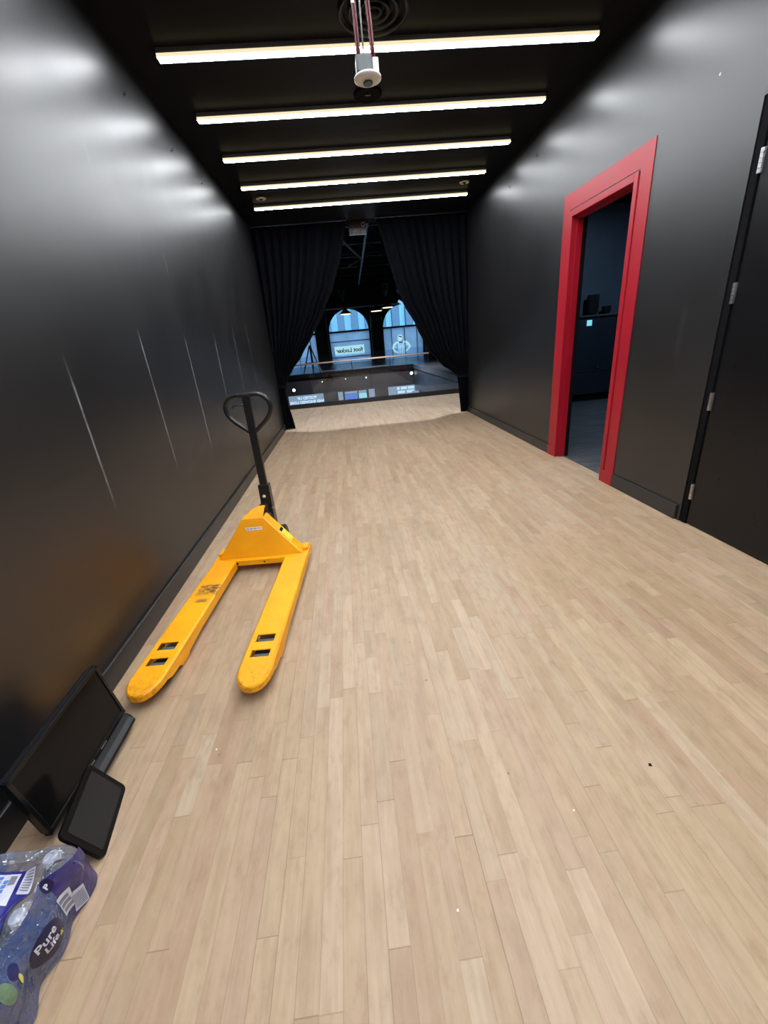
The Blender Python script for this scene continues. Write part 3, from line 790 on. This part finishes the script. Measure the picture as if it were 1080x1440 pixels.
for k, (tx, sz) in enumerate((('POSTED UP', .2), ('AND SHOWED LOVE', .2))):
    text_obj(tx, sz, litw, 'lettering', f1, lambda x, y, z, k=k: (-.06-x*1.0+(.1 if k else .1), -.034-z, 2.9-1.06-.17-.22*k+y), bold=.008, depth=.002)
MB().box(-.2, .15, -.04, -.031, 2.9-1.06-.62, 2.9-1.06-.52).build('small_mark', litw, f1)
p2 = lowpanel(2.26, 4.15, -1.07, 'right lit lower window with two short lines of pale marks')
f2 = [c for c in p2.children if c.name.startswith('film')][0]
b = MB()
for row, (z, segs) in enumerate(((1.70, ((-.45, -.3), (-.24, .1), (.16, .5))), (1.50, ((-.42, -.02), (.08, .5))))):
    for a, c in segs:
        x = a
        while x < c-.02:
            b.box(x, min(x+.06, c), -.04, -.031, z-.07, z+.07); x += .075
b.box(-.12, .12, -.04, -.031, 1.10, 1.24)
b.build('pale_marks', litw, f2)
lowpanel(-.52, -.26, -1.08, 'narrow lit lower panel left of the blue screen', grp='narrow lit panels beside the blue screen')
lowpanel(1.17, 1.5, -1.08, 'narrow lit lower panel right of the blue screen', grp='narrow lit panels beside the blue screen')
t = thing('street_door', 'lit lower doorway with a blue pane and a cyan pane', 'door', (.45, YL, -2.9))
b = MB()
b.box(-.66, -.60, -.07, -.001, 0, 1.84); b.box(.60, .66, -.07, -.001, 0, 1.84); b.box(-.66, .66, -.07, -.001, 1.80, 1.86); b.box(.10, .16, -.07, -.001, 0, 1.8)
b.build('frame', M['truss'], t)
MB().box(-.6, .1, -.04, -.001, 0, 1.66).build('blue_pane', emis('blue lit pane', (.09, .2, .62), 1.2), t)
MB().box(.16, .6, -.04, -.001, 0, 1.66).build('cyan_pane', emis('cyan lit pane', (.35, .8, .85), 1.0), t)
MB().box(-.6, .6, -.04, -.001, 1.68, 1.8).build('transom', lit, t)
for i, (x, z, r, s, lb) in enumerate([(-2.86, -.756, .075, 6, 'bright round wall lamp at the left end of the dark lower wall'), (-1.29, -.46, .028, 2.5, 'tiny wall lamp on the dark lower wall, left of three'),
        (-.016, -.43, .028, 2.5, 'tiny wall lamp on the dark lower wall, middle of three'), (1.10, -.457, .035, 4, 'tiny wall lamp on the dark lower wall, right of three'),
        (3.60, -.46, .075, 6, 'bright round wall lamp at the right end of the dark lower wall')]):
    t = thing('wall_lamp', lb, 'lamp', (x, YL, z), group='round lamps on the dark lower wall')
    MB().lathe([(.0001, -.0005), (r*1.3, -.0005), (r*1.3, -.05), (r*1.05, -.08), (.0001, -.06)], (0, 0, 0), 20, 'y').build('housing', M['blackmetal'], t)
    MB().lathe([(.0001, -.081), (r, -.081), (r*.9, -.095), (.0001, -.1)], (0, 0, 0), 20, 'y').build('bulb', emis('white lamp glow', (1, .97, .9), s), t)
# shelving along the lower right wall
sm = pbr('pale shelf edge', (.25, .32, .45), .4, vary=.2)
t = thing('wall_shelf', 'dark stepped shelving along the lower right wall of the void', 'shelf', (3.74, 14.5, -2.6))
MB().box(-.5, 0, -4, 8.2, 0, .9).build('counter', M['blackmatte'], t)
MB().box(-.3, 0, -4, 8.2, 1.25, 1.3).build('upper_shelf', sm, t)
MB().box(-.52, 0, -4, 8.2, .9, .94).build('counter_top', sm, t)
rnd = random.Random(4)
for k in range(14):
    y = 11.2+k*.75; hh = rnd.uniform(.18, .4)
    t = thing('shelf_bottle', 'dark upright bottle-like item on the lower right shelf', 'bottle', (3.6, y, -1.3), group='dark items on the lower right shelf')
    MB().lathe([(.0001, 0), (.06, 0), (.06, hh*.6), (.025, hh*.8), (.025, hh), (.0001, hh)], (0, 0, 0), 12).build('glass', M['plastic_b'], t)

# ------------------------------------------------------------ pallet truck
PJ = thing('pallet_truck', 'yellow hand pallet truck with black handle parked beside the left wall', 'pallet truck', (-.711, 1.264, 0), -math.radians(3.95))
Yl, FZ = M['yellow'], .082
HW = .0665
def fork(cx):
    b = MB()
    # stations along the fork: v, half width, z top, z side bottom
    st = []
    for k in range(9):
        a = PI/2*k/8; st.append((.10*(1-math.cos(a)) if k else 0, HW*math.sin(a)*.94+.004))
    st = [(v, w) for v, w in st]+[(.14, HW*.985), (.155, HW*.99), (.20, HW), (.25, HW), (.30, HW), (.45, HW), (.75, HW), (1.03, HW)]
    S = .040
    rows = []
    for v, w in st:
        zt = FZ-.006*max(0, 1-v/.08)**2
        zb = .045-.022*min(1, v/.33) if v < .33 else .034
        if v <= .1: zb = max(zb, zt-.028)
        c = min(.006, w*.5); s = min(S, w*.7)
        rows.append([(cx-w-.002, v, zb), (cx-w-.001, v, zt-c), (cx-w+c, v, zt), (cx-s, v, zt), (cx+s, v, zt), (cx+w-c, v, zt), (cx+w+.001, v, zt-c), (cx+w+.002, v, zb)])
    V = [[b.bm.verts.new(p) for p in r] for r in rows]
    slots = ((.155, .20), (.25, .30))
    for i in range(len(V)-1):
        v0, v1 = st[i][0], st[i+1][0]
        for j in range(7):
            if j == 3 and any(abs(v0-a) < 1e-6 for a, c_ in slots): continue
            b.bm.faces.new((V[i][j], V[i+1][j], V[i+1][j+1], V[i][j+1]))
    # nose closes down to the lower lip
    b.bm.faces.new([V[0][j] for j in range(8)])
    f = b.build('fork', Yl, PJ, solid=.005, smooth=False)
    # inside: wheel carriage and rollers
    MB().box(cx-.045, cx+.045, .13, .33, .034, .04).build('roller_carriage', M['blackmatte'], f)
    MB().lathe([(.0001, -.036), (.020, -.036), (.0235, -.032), (.0235, .032), (.020, .036), (.0001, .036)], (cx, .18, .0475), 24, 'x').build('roller', M['rubber'], f, smooth='auto')
    MB().lathe([(.0001, -.036), (.020, -.036), (.0235, -.032), (.0235, .032), (.020, .036), (.0001, .036)], (cx, .278, .0475), 24, 'x').build('roller', M['rubber'], f, smooth='auto')
    MB().box(cx-.03, cx+.03, .225, .235, .04, .068).build('link_bar', M['greymetal'], f)
    b = MB()
    for sgn in (-1, 1):
        b.prism([(.20, .035), (.235, .006), (.30, .006), (.335, .035)], cx+sgn*(HW-.008), cx+sgn*(HW-.001), 'yz')
    b.build('wheel_bracket', Yl, f)
    return f
for cx in (-.2225, .2135): fork(cx)
b = MB()       # cross plate between the fork heels
b.box(-.289, .280, 1.028, 1.20, .076, .0825, bev=.002)
b.box(-.148, .148, 1.028, 1.036, .05, .0765)
for s in (-1, 1):
    e_ = -.289 if s < 0 else .280
    b.box(e_-.004, e_+.004, 1.028, 1.20, .036, .0815, bev=.002)
b.build('heel_plate', Yl, PJ)
b = MB()
for x, r in ((-.145, .006), (.02, .005)):
    b.lathe([(.0001, -.0022), (r, -.002), (r, 0), (.0001, 0)], (x, 1.0275, .066), 10, 'y')
b.build('rivet', M['blackmatte'], PJ)
# leaning trapezoid body: front plate and folded sides
hw = lambda s: .262+(.062-.262)*s
def off(s_, side):
    """the plate's top sits a little to the left of its middle"""
    return -.038*s_-(.016*(1-s_) if side > 0 else 0)
def bp(u, s, back=0):
    """point on the body: u across, s 0..1 up the plate, back = depth behind the plate"""
    return Vector((u+off(s, 1 if u > 0 else -1), 1.065+.085*s+back, .083+.222*s))
b = MB()
o = [bp(-hw(0), 0), bp(hw(0), 0), bp(hw(1), 1), bp(-hw(1), 1)]
o2 = [p+Vector((0, .006, 0)) for p in o]
b.rings([o, o2])
b.build('front_plate', Yl, PJ, bevel=.002)
for s in (-1, 1):
    b = MB(); R = []
    for q in range(9):
        k = q/8
        R.append([bp(s*hw(k), k, .0), bp(s*(hw(k)+.006), k, .003), bp(s*(hw(k)+.006), k, .085), bp(s*hw(k), k, .085)])
    b.rings(R).build('side_flange', Yl, PJ, smooth=False)
    MB().box(s*.262-.018, s*.262+.018, 1.10, 1.17, .083, .104, bev=.006).build('corner_lug', Yl, PJ)
b = MB(); R = []
for q in range(9):
    k = q/8; z = .305+.045*math.sin(k*PI/2); y = 1.15+.10*k; w_ = .064-.044*k
    c_ = -.038+.042*k; R.append([(c_-w_, y, z), (c_+w_, y, z), (c_+w_, y+.006, z-.008), (c_-w_, y+.006, z-.008)])
b.rings(R).build('top_cap', Yl, PJ, smooth=False)
# labels
a0 = bp(-.055, .73)+Vector((0, -.0015, 0)); a1 = bp(.048, .73)+Vector((0, -.0015, 0))
n_ = Vector((0, -.0008, 0))
b = MB(); b.rings([[bp(-.055, .70)+n_, bp(.048, .70)+n_, bp(.048, .78)+n_, bp(-.055, .78)+n_], [bp(-.055, .70)+n_*3, bp(.048, .70)+n_*3, bp(.048, .78)+n_*3, bp(-.055, .78)+n_*3]])
pl = b.build('name_label', M['label_w'], PJ)
b = MB()
for k in range(11):
    u0 = -.048+k*.0085; ht = .012 if k % 3 else .02
    b.rings([[bp(u0, .745-ht)+n_*3.2, bp(u0+.005, .745-ht)+n_*3.2, bp(u0+.005, .745+ht)+n_*3.2, bp(u0, .745+ht)+n_*3.2], [bp(u0, .745-ht)+n_*3.8, bp(u0+.005, .745-ht)+n_*3.8, bp(u0+.005, .745+ht)+n_*3.8, bp(u0, .745+ht)+n_*3.8]])
b.build('print', pbr('faded red print', (.35, .12, .12), .5), pl)
b = MB(); R = []
for k in (.30, .62):
    R.append([bp(hw(k)+.0065, k, .012), bp(hw(k)+.0075, k, .012), bp(hw(k)+.0075, k, .078), bp(hw(k)+.0065, k, .078)])
b.rings(R).build('warning_label', M['label_y'], PJ)
b = MB(); R = []
for k in (.56, .62):
    R.append([bp(hw(k)+.0076, k, .02), bp(hw(k)+.0081, k, .02), bp(hw(k)+.0081, k, .07), bp(hw(k)+.0076, k, .07)])
b.rings(R).build('label_print', M['blackmatte'], PJ)
# hydraulic unit, steering wheels, handle
HX, HV = .014, 1.35
b = MB()
b.lathe([(.0001, 0), (.05, 0), (.055, .02), (.055, .15), (.04, .17), (.025, .18), (.025, .24), (.0001, .24)], (.0, 1.30, .10), 24)
b.box(-.035, .035, 1.28, 1.40, .12, .2, bev=.01)
b.build('hydraulic_pump', M['blackmetal'], PJ, smooth=False)
MB().box(-.05, .05, 1.22, 1.34, .083, .11, bev=.01).build('pump_base', Yl, PJ)
b = MB(); b.tube([(-.13, 1.30, .09), (.13, 1.30, .09)], .012, 10); b.box(-.02, .02, 1.28, 1.32, .08, .11)
b.build('axle', M['blackmetal'], PJ)
for s in (-1, 1):
    MB().lathe([(.0001, -.025), (.05, -.025), (.09, -.022), (.09, .022), (.05, .025), (.0001, .025)], (s*.085, 1.30, .09), 32, 'x').build('steering_wheel', M['plastic_bm'], PJ, smooth='auto')
b = MB()
b.prism([(HV-.035, .17), (HV+.03, .15), (HV+.03, .46), (HV-.022, .46), (HV-.03, .33)], HX-.036, HX+.034, 'yz')
br = b.build('handle_bracket', M['blackmetal'], PJ, bevel=.004)
MB().lathe([(.0001, -.006), (.009, -.006), (.011, -.0005), (.0001, -.0005)], (HX-.006, HV-.028, .385), 16, 'y').build('bolt', M['plastic_w'], br)
MB().lathe([(.0001, -.04), (.011, -.04), (.011, .04), (.0001, .04)], (HX, HV-.02, .30), 16, 'x').build('pivot_pin', M['steel'], br)
MB().box(HX-.024, HX+.024, HV-.016, HV+.014, .43, 1.02, bev=.005).build('handle_shaft', M['blackmetal'], PJ)
half = [(0.0, 1.028), (.05, 1.03), (.085, 1.022), (.112, 1.0), (.126, .972), (.127, .94), (.114, .905), (.09, .875), (.055, .843), (.02, .813), (0.0, .795)]
pts = []
def cr(P, m_=5):
    out = []
    for i in range(len(P)-1):
        p0, p1, p2, p3 = P[max(i-1, 0)], P[i], P[i+1], P[min(i+2, len(P)-1)]
        for k in range(m_):
            t_ = k/m_
            out.append(tuple(.5*((2*p1[j])+(-p0[j]+p2[j])*t_+(2*p0[j]-5*p1[j]+4*p2[j]-p3[j])*t_*t_+(-p0[j]+3*p1[j]-3*p2[j]+p3[j])*t_**3) for j in (0, 1)))
    return out+[P[-1]]
h_ = cr(half)
loop = [(HX+x*1.06, HV-.002, z-.010) for x, z in h_]+[(HX-x*1.06, HV-.002, z-.010) for x, z in reversed(h_[1:-1])]
MB().tube(loop, .0135, 14, True).build('handle_loop', M['blackmetal'], PJ, smooth=True)
MB().tube([(HX-.02, HV-.004, .962), (HX-.06, HV-.01, .966), (HX-.085, HV-.014, .960), (HX-.088, HV-.016, .95)], .006, 8).build('release_lever', M['blackmetal'], PJ, smooth=True)

# ------------------------------------------------------------ flat screen leaning at the wall, and the tablet
def frame_at(near_bottom, yaw, lean, roll=0):
    """local x = out of the screen, y = along it towards the curtains, z = up the screen"""
    L = Vector((-math.sin(yaw), math.cos(yaw), 0)); n = Vector((math.cos(yaw), math.sin(yaw), 0))
    U = math.cos(lean)*Vector((0, 0, 1))-math.sin(lean)*n
    L2 = math.cos(roll)*L+math.sin(roll)*U; U2 = -math.sin(roll)*L+math.cos(roll)*U
    N = L2.cross(U2)
    m = Matrix((N, L2, U2)).transposed().to_4x4(); m.translation = Vector(near_bottom)
    return m
tv = thing('flat_screen_television', 'black flat screen television leaning against the left wall by the floor', 'television')
tv.matrix_world = frame_at((-.967, .824, .037), -.041, .094, .049)
TW, TH = .41, .234
b = MB()
for a in ((0, TW, TH-.012, TH), (0, TW, 0, .017), (0, .012, 0, TH), (TW-.012, TW, 0, TH)):
    b.box(-.02, 0, a[0], a[1], a[2], a[3], bev=.002)
bz = b.build('bezel', M['plastic_b'], tv)
MB().box(-.012, -.004, .012, TW-.012, .017, TH-.012).build('screen', M['screen'], tv)
b = MB(); R = []
for x, i0, i1 in ((-.0205, .004, .002), (-.035, .006, .004), (-.06, .04, .03), (-.085, .07, .05)):
    R.append([(x, i0, i1), (x, TW-i0, i1), (x, TW-i0, TH-i1), (x, i0, TH-i1)])
b.rings(R).build('rear_housing', M['plastic_bm'], tv, bevel=.004)
b = MB()      # curved lower chin that stands on the floor
R = []
for k, (x, z) in enumerate(((-.055, -.001), (-.002, -.001), (.018, -.008), (.034, -.020), (.036, -.029), (.0, -.033), (-.05, -.030))):
    R.append((x, z))
b.rings([[(x*.6-.02, .08, z*.8) for x, z in R]]+[[(x, y, z) for x, z in R] for y in (.10, .2, TW-.02)]+[[(x*.6-.01, TW-.002, z*.8) for x, z in R]])
b.build('lower_chin', M['plastic_bm'], tv, bevel=.002)
MB().box(.0001, .0012, .165, .215, .006, .011).build('silver_strip', M['steel'], tv)
MB().box(.0001, .0012, .255, .285, .006, .010).build('silver_strip', M['steel'], tv)
tb = thing('tablet_screen', 'small black tablet-like screen leaning on the front of the television', 'tablet')
tb.matrix_world = frame_at((-.803, .762, .0015), .19, .44, 0)
W_, H_ = .213, .150
def rrect(y0, y1, z0, z1, r, n=6):
    out = []
    for cy, cz, a0 in ((y1-r, z1-r, 0), (y0+r, z1-r, 90), (y0+r, z0+r, 180), (y1-r, z0+r, 270)):
        for k in range(n+1):
            a = math.radians(a0+90*k/n); out.append((cy+r*math.cos(a), cz+r*math.sin(a)))
    return out
b = MB(); o_ = rrect(0, W_, 0, H_, .016); i_ = rrect(.001, W_-.001, .001, H_-.001, .015); sc = rrect(.017, W_-.017, .016, H_-.016, .004)
b.rings([[(-.014, y*.96+.004, z*.96+.003) for y, z in o_], [(-.011, y, z) for y, z in o_], [(-.002, y, z) for y, z in o_], [(0, y, z) for y, z in i_]])
b.build('case', pbr('deep black tablet case', (.0035, .0035, .004), .35, vary=.1, spec=.2), tb)
MB().prism(sc, .0002, .0011, 'yz').build('screen', M['screen_t'], tb, M=Matrix(((1, 0, 0, 0), (0, 1, 0, 0), (0, 0, 1, 0), (0, 0, 0, 1))))

# ------------------------------------------------------------ wrapped pack of water bottles
bt_m = film('pale blue bottle plastic', (.30, .42, .62), .35, .08, (14, .3), .22)
wt_m = film('blue tinted water', (.36, .50, .68), .30, .05, (8, .1), .1)
cap_m = pbr('white bottle cap', (.62, .64, .70), .4, vary=.05)
bl_m = pbr('navy bottle label', (.012, .016, .10), .4, vary=.3)
BH = .160
def make_bottle():
    t = thing('water_bottle', 'plastic water bottle', 'bottle', (0, 0, 0), group='water bottles in the wrapped pack')
    prof = [(.0001, .002), (.030, .0), (.037, .006), (.0405, .02)]
    for k in range(4): prof += [(.0405, .025+.014*k), (.0385, .032+.014*k)]
    prof += [(.0405, .083), (.039, .098), (.030, .118), (.019, .132), (.0135, .137), (.0135, .14), (.0001, .14)]
    MB().lathe(prof, (0, 0, 0), 28).build('bottle_body', bt_m, t, smooth=True)
    MB().lathe([(.0001, .006), (.036, .006), (.037, .09), (.028, .113), (.0001, .115)], (0, 0, 0), 24).build('water', wt_m, t, smooth=True)
    MB().lathe([(.0409, .035), (.0413, .036), (.0413, .079), (.0409, .08)], (0, 0, 0), 28).build('bottle_label', bl_m, t, smooth=True)
    b = MB(); pr = [(.0001, BH), (.0145, BH), (.016, BH-.002), (.016, .1405), (.0001, .1405)]
    b.lathe(pr, (0, 0, 0), 28).build('cap', cap_m, t, smooth='auto')
    return t
BX = (-.842, -.940, -1.036); BY = (.690, .577, .464, .351)
spots = [(BX[0], y) for y in BY]+[(BX[1], y) for y in BY[1:]]+[(BX[2], y) for y in BY]
LB = {}
rown = {0: 'outer row', 1: 'middle row', 2: 'row next to the wall'}; yn = ['farthest from the camera', 'second from the far end', 'third from the far end', 'nearest the camera']
b0 = make_bottle()
for i, (x, y) in enumerate(spots):
    o = b0 if i == 0 else copy_tree(b0)
    o.location = (x+.002*math.sin(i*3), y, 0); o.rotation_euler.z = i*1.3
    o['label'] = 'water bottle in the wrapped pack, ' + rown[BX.index(x)] + ', ' + yn[BY.index(y)]

wr = thing('shrink_wrap', 'torn crinkled blue and clear plastic shrink wrap around the water bottles', 'plastic wrap', (0, 0, 0))
wx0, wx1, wy0, wy1 = -1.084, -.795, .302, .738
def outline(n=160):
    """plan outline of the wrapped pack with a bulge at every bottle"""
    pts = []
    r = .05
    segs = []
    def corner(cx, cy, a0):
        return [(cx+r*math.cos(math.radians(a0+90*k/8)), cy+r*math.sin(math.radians(a0+90*k/8)), 0) for k in range(9)]
    m_ = 44
    for k in range(m_+1):
        y = wy0+r+(wy1-wy0-2*r)*k/m_; pts.append((wx1, y, 1))
    pts += corner(wx1-r, wy1-r, 0)[1:-1]
    for k in range(21): pts.append((wx1-r-(wx1-wx0-2*r)*k/20, wy1, 2))
    pts += corner(wx0+r, wy1-r, 90)[1:-1]
    for k in range(21): pts.append((wx0, wy1-r-(wy1-wy0-2*r)*k/20, 0))
    pts += corner(wx0+r, wy0+r, 180)[1:-1]
    for k in range(21): pts.append((wx0+r+(wx1-wx0-2*r)*k/20, wy0, 0))
    pts += corner(wx1-r, wy0+r, 270)[1:-1]
    return pts
def side_x(y, z):
    """x of the wrap's outer face towards the room"""
    dip = .5-.5*math.cos(2*PI*(y-BY[0])/.113)       # 0 on a bottle, 1 between
    top = max(0, (z-.095)/.07)
    waist = .004*math.sin(z*40+y*20)
    nz = .004*noise.noise(Vector((y*18, z*14, 2.2)))
    return wx1-.017*dip**1.4-.030*min(1, top)**1.6+waist*.6+nz
def top_z(x, y):
    d = 9
    for bx_, by_ in spots: d = min(d, math.hypot(x-bx_, y-by_))
    f = max(0, min(1, (d-.016)/.04))
    return BH+.005-.028*f*f*(3-2*f)+.006*noise.noise(Vector((x*30, y*30, 1)))*f
ol = outline()
rings_ = []
cxm, cym = (wx0+wx1)/2, (wy0+wy1)/2
for z in [0.004, .015, .03, .045, .06, .075, .09, .105, .12, .132, .142, .149]:
    ring = []
    top = max(0, (z-.095)/.055)
    for (x, y, kind) in ol:
        if kind == 1:
            ring.append((side_x(y, z), y, z))
        else:
            s_ = 1-.12*min(1, top)**1.6
            nzv = .006*noise.noise(Vector((x*14, y*14, z*12)))
            ring.append((cxm+(x-cxm)*s_+nzv*(1 if x > cxm else -1), cym+(y-cym)*(1-.09*min(1, top)**1.6)+nzv, z))
    rings_.append(ring)
last = rings_[-1]
for q in (.94, .86, .76, .66, .56, .46, .36, .26, .16, .06):
    ring = []
    for (x, y, z) in last:
        X_, Y_ = cxm+(x-cxm)*q, cym+(y-cym)*q
        ring.append((X_, Y_, top_z(X_, Y_)))
    rings_.append(ring)
MB().rings(rings_, False, True).build('clear_film', film('clear crinkled film', (.60, .64, .80), .18, .08, (38, 1.6), .17), wr, smooth=True)
P_pur = film('dark violet blue printed film', (.022, .018, .16), .9, .15, (22, 1.0), .08)
P_blu = film('sky blue printed film', (.07, .12, .30), .58, .12, (26, 1.4), .13)
P_ell = pbr('navy printed oval', (.012, .01, .05), .3, vary=.2)
P_wht = pbr('white print', (.62, .62, .72), .4, vary=.08)
P_gry = pbr('grey print', (.2, .2, .24), .45, vary=.2)
P_dkb = pbr('dark blue printed film top', (.03, .03, .22), .3, vary=.4, vscale=30, bump=(40, .3))
P_yel = pbr('yellow print', (.62, .58, .12), .4); P_grn = pbr('green print', (.13, .2, .12), .4, vary=.4, vscale=60)
def quad_patch(name, mat, parent, q, fn, off, nu=14, nv=10):
    def f(u, v):
        a = Vector(q[0]).lerp(Vector(q[1]), u); c = Vector(q[3]).lerp(Vector(q[2]), u); p = a.lerp(c, v)
        return fn(p.x, p.y, off)
    return MB().grid(f, nu, nv).build(name, mat, parent, smooth=True)
KV = 1.0816
def SF(y, z, off):
    y, z = y*KV, max(.004, 1.24-(1.24-z)*KV)
    return Vector((side_x(y, z)+off, y, z))
def TF(x, y, off):
    x, y = x*1.101, y*1.101
    return Vector((x, y, top_z(x, y)+.003+off))
quad_patch('printed_violet_band', P_pur, wr, ((.580, .095), (.672, .095), (.674, .205), (.590, .238)), SF, .0012, 20, 20)
quad_patch('printed_violet_band', P_pur, wr, ((.31, .095), (.41, .095), (.42, .14), (.34, .22)), SF, .0012, 20, 20)
quad_patch('printed_blue_band', P_blu, wr, ((.41, .095), (.580, .095), (.588, .238), (.36, .238)), SF, .0009, 30, 20)
def ellipse_patch(name, mat, parent, c, ry, rz, rot, off, n=30):
    b = MB(); R = []
    for q in (1, .75, .5, .25, .02):
        ring = []
        for k in range(n):
            a = 2*PI*k/n; dy, dz = ry*q*math.cos(a), rz*q*math.sin(a)
            y, z = c[0]+dy*math.cos(rot)-dz*math.sin(rot), c[1]+dy*math.sin(rot)+dz*math.cos(rot)
            ring.append(SF(y, z, off))
        R.append(ring)
    b.rings(R, False, True); return b.build(name, mat, parent, smooth=True)
el = ellipse_patch('oval_print', P_ell, wr, (.520, .163), .036, .036, .25, .0020)
def sidetext(tx, size, mat, parent, cy, cz, rot, off, sx=1):
    def fn(x, y, z):
        x *= sx
        yy, zz = cy+x*math.cos(rot)-y*math.sin(rot), cz+x*math.sin(rot)+y*math.cos(rot)
        return SF(yy, zz, off)
    return text_obj(tx, size, mat, 'lettering', parent, fn, bold=.0006)
sidetext('Pure', .026, P_wht, el, .517, .178, .03, .0032, .86)
sidetext('Life', .023, P_wht, el, .520, .157, .03, .0032, .86)
b = MB(); sp_ = []
for k in range(10):
    a = PI/2+PI*k/5; r = .0075 if k % 2 == 0 else .003
    sp_.append(SF(.541+r*math.cos(a), .148+r*math.sin(a), .0034))
b.bm.faces.new([b.bm.verts.new(p) for p in sp_]); b.build('star', P_yel, el)
c1 = ellipse_patch('round_print', P_ell, wr, (.590, .222), .011, .015, 0, .0024, 20)
sidetext('P', .016, P_wht, c1, .588, .222, 0, .0034)
q1 = quad_patch('white_side_label', P_wht, wr, ((.574, .135), (.603, .126), (.608, .178), (.578, .186)), SF, .0024, 8, 8)
q2 = quad_patch('barcode_label', P_wht, wr, ((.594, .108), (.622, .098), (.628, .148), (.607, .158)), SF, .0026, 8, 8)
for i in range(3):
    quad_patch('grey_print', P_gry, q1, ((.578, .141+.014*i), (.600, .134+.014*i), (.601, .143+.014*i), (.579, .150+.014*i)), SF, .0034, 4, 2)
for i in range(9):
    u = i*.0044
    quad_patch('bar', P_gry, q2, ((.597+u*.1, .1125+u), (.620+u*.1, .104+u), (.620+u*.1, .1062+u), (.597+u*.1, .1147+u)), SF, .0036, 3, 1)
ellipse_patch('green_print', P_grn, wr, (.432, .205), .012, .022, -.1, .0022, 20)
ellipse_patch('yellow_print', P_yel, wr, (.459, .187), .005, .010, -.2, .0024, 14)
ellipse_patch('round_blue_print', bl_m, wr, (.462, .207), .012, .012, 0, .0022, 18)
# printed top of the wrap
tp = quad_patch('printed_top', P_dkb, wr, ((-.99, .46), (-.775, .46), (-.782, .612), (-.99, .632)), TF, .001, 24, 18)
quad_patch('printed_blue_band', P_blu, wr, ((-.96, .615), (-.865, .615), (-.862, .66), (-.96, .66)), TF, .001, 10, 8)
tw = quad_patch('white_top_label', P_wht, tp, ((-.93, .555), (-.812, .553), (-.820, .610), (-.93, .617)), TF, .003, 16, 8)
tq = quad_patch('barcode_label', P_wht, tp, ((-.806, .572), (-.778, .568), (-.780, .608), (-.809, .612)), TF, .003, 8, 8)
for i in range(8):
    v = i*.0042
    quad_patch('bar', P_gry, tq, ((-.803, .577+v), (-.782, .573+v), (-.782, .5748+v), (-.803, .5788+v)), TF, .0045, 5, 1)
P_bt = pbr('blue print', (.08, .2, .6), .4)
for r_ in range(4):
    for i in range(6):
        x = -.838-.016*r_; y = .560+.0085*i
        if (i*7+r_*3) % 5 == 0: continue
        quad_patch('print_block', P_bt, tw, ((x-.010, y), (x, y), (x, y+.006), (x-.010, y+.006)), TF, .0045, 2, 1)
quad_patch('grey_print', P_gry, tw, ((-.836, .590), (-.822, .590), (-.824, .606), (-.838, .607)), TF, .0045, 3, 3)
quad_patch('white_near_label', P_wht, tp, ((-.90, .48), (-.79, .48), (-.789, .525), (-.90, .535)), TF, .003, 12, 6)
# loose crinkled flap of clear film at the far end
def flap(u, v):
    x = -1.03+.20*u; y = .69+.047*v+.006*math.sin(u*9)
    z = .158-.07*v*v+.014*noise.noise(Vector((u*6, v*4, 3)))+.010*math.sin(u*17+v*5)*v
    return Vector((x, y, z))
MB().grid(flap, 36, 16).build('loose_flap', film('clear loose film', (.66, .64, .68), .18, .08, (42, 1.8), .24), wr, smooth=True)

o = MB().lathe([(.0001, 0), (.007, 0), (.006, .0012), (.0001, .0015)], (0, 0, 0), 10, 'x').build('wall_fleck', M['plastic_w'], M=Matrix.Scale(-1, 4, (1, 0, 0)))
o.location = (XR-.0003, 2.593, 2.345); tag(o, 'tiny white paint fleck high on the right wall left of the black door', 'paint fleck')
# small litter on the boards
for i, (x, y, s, lb, col_) in enumerate([(.49, .70, .0028, 'tiny white paper fleck on the floor at the lower right', 0), (.118, .53, .0028, 'tiny white fleck on the floor near the bottom edge', 0),
        (-.585, 1.06, .003, 'tiny white fleck on the floor right of the television', 0), (.775, .79, .005, 'tiny dark chip on the floor at the right', 1)]):
    b = MB(); b.prism([(-s, -s*.6), (s*.8, -s), (s, s*.7), (-.3*s, s)], .0002, .0016, 'xy')
    o = b.build('floor_fleck', M['plastic_w'] if not col_ else M['blackmatte']); o.location = (x, y, 0)
    tag(o, lb, 'litter')

# ------------------------------------------------------------ world, camera, colour
wd = bpy.data.worlds.new('sky'); scene.world = wd; wd.use_nodes = True
bg = wd.node_tree.nodes['Background']; bg.inputs[0].default_value = (.42, .72, 1.0, 1); bg.inputs[1].default_value = 7.5

f, pitch, yaw, roll = 580.796, .388988228, .0593867586, -.0915766905
cp, sp_, cy_, sy_, cr_, sr_ = math.cos(pitch), math.sin(pitch), math.cos(yaw), math.sin(yaw), math.cos(roll), math.sin(roll)
F = Vector((sy_*cp, cy_*cp, -sp_)); R0 = Vector((cy_, -sy_, 0)); U0 = R0.cross(F)
R = cr_*R0+sr_*U0; U = -sr_*R0+cr_*U0
cam = bpy.data.cameras.new('camera'); co = bpy.data.objects.new('camera', cam); COL.objects.link(co)
mw = Matrix((R, U, -F)).transposed().to_4x4(); mw.translation = Vector((0, 0, 1.24)); co.matrix_world = mw
cam.sensor_fit = 'VERTICAL'; cam.sensor_height = 24; cam.lens = f/1440*24; cam.clip_start = .02; cam.clip_end = 300
scene.camera = co
vs = scene.view_settings
vs.view_transform = 'Standard'; vs.look = 'None'; vs.gamma = 1; vs.exposure = 0; vs.use_curve_mapping = False
cy = scene.cycles
cy.use_denoising = True; cy.max_bounces = 8; cy.transparent_max_bounces = 24; cy.sample_clamp_indirect = 6
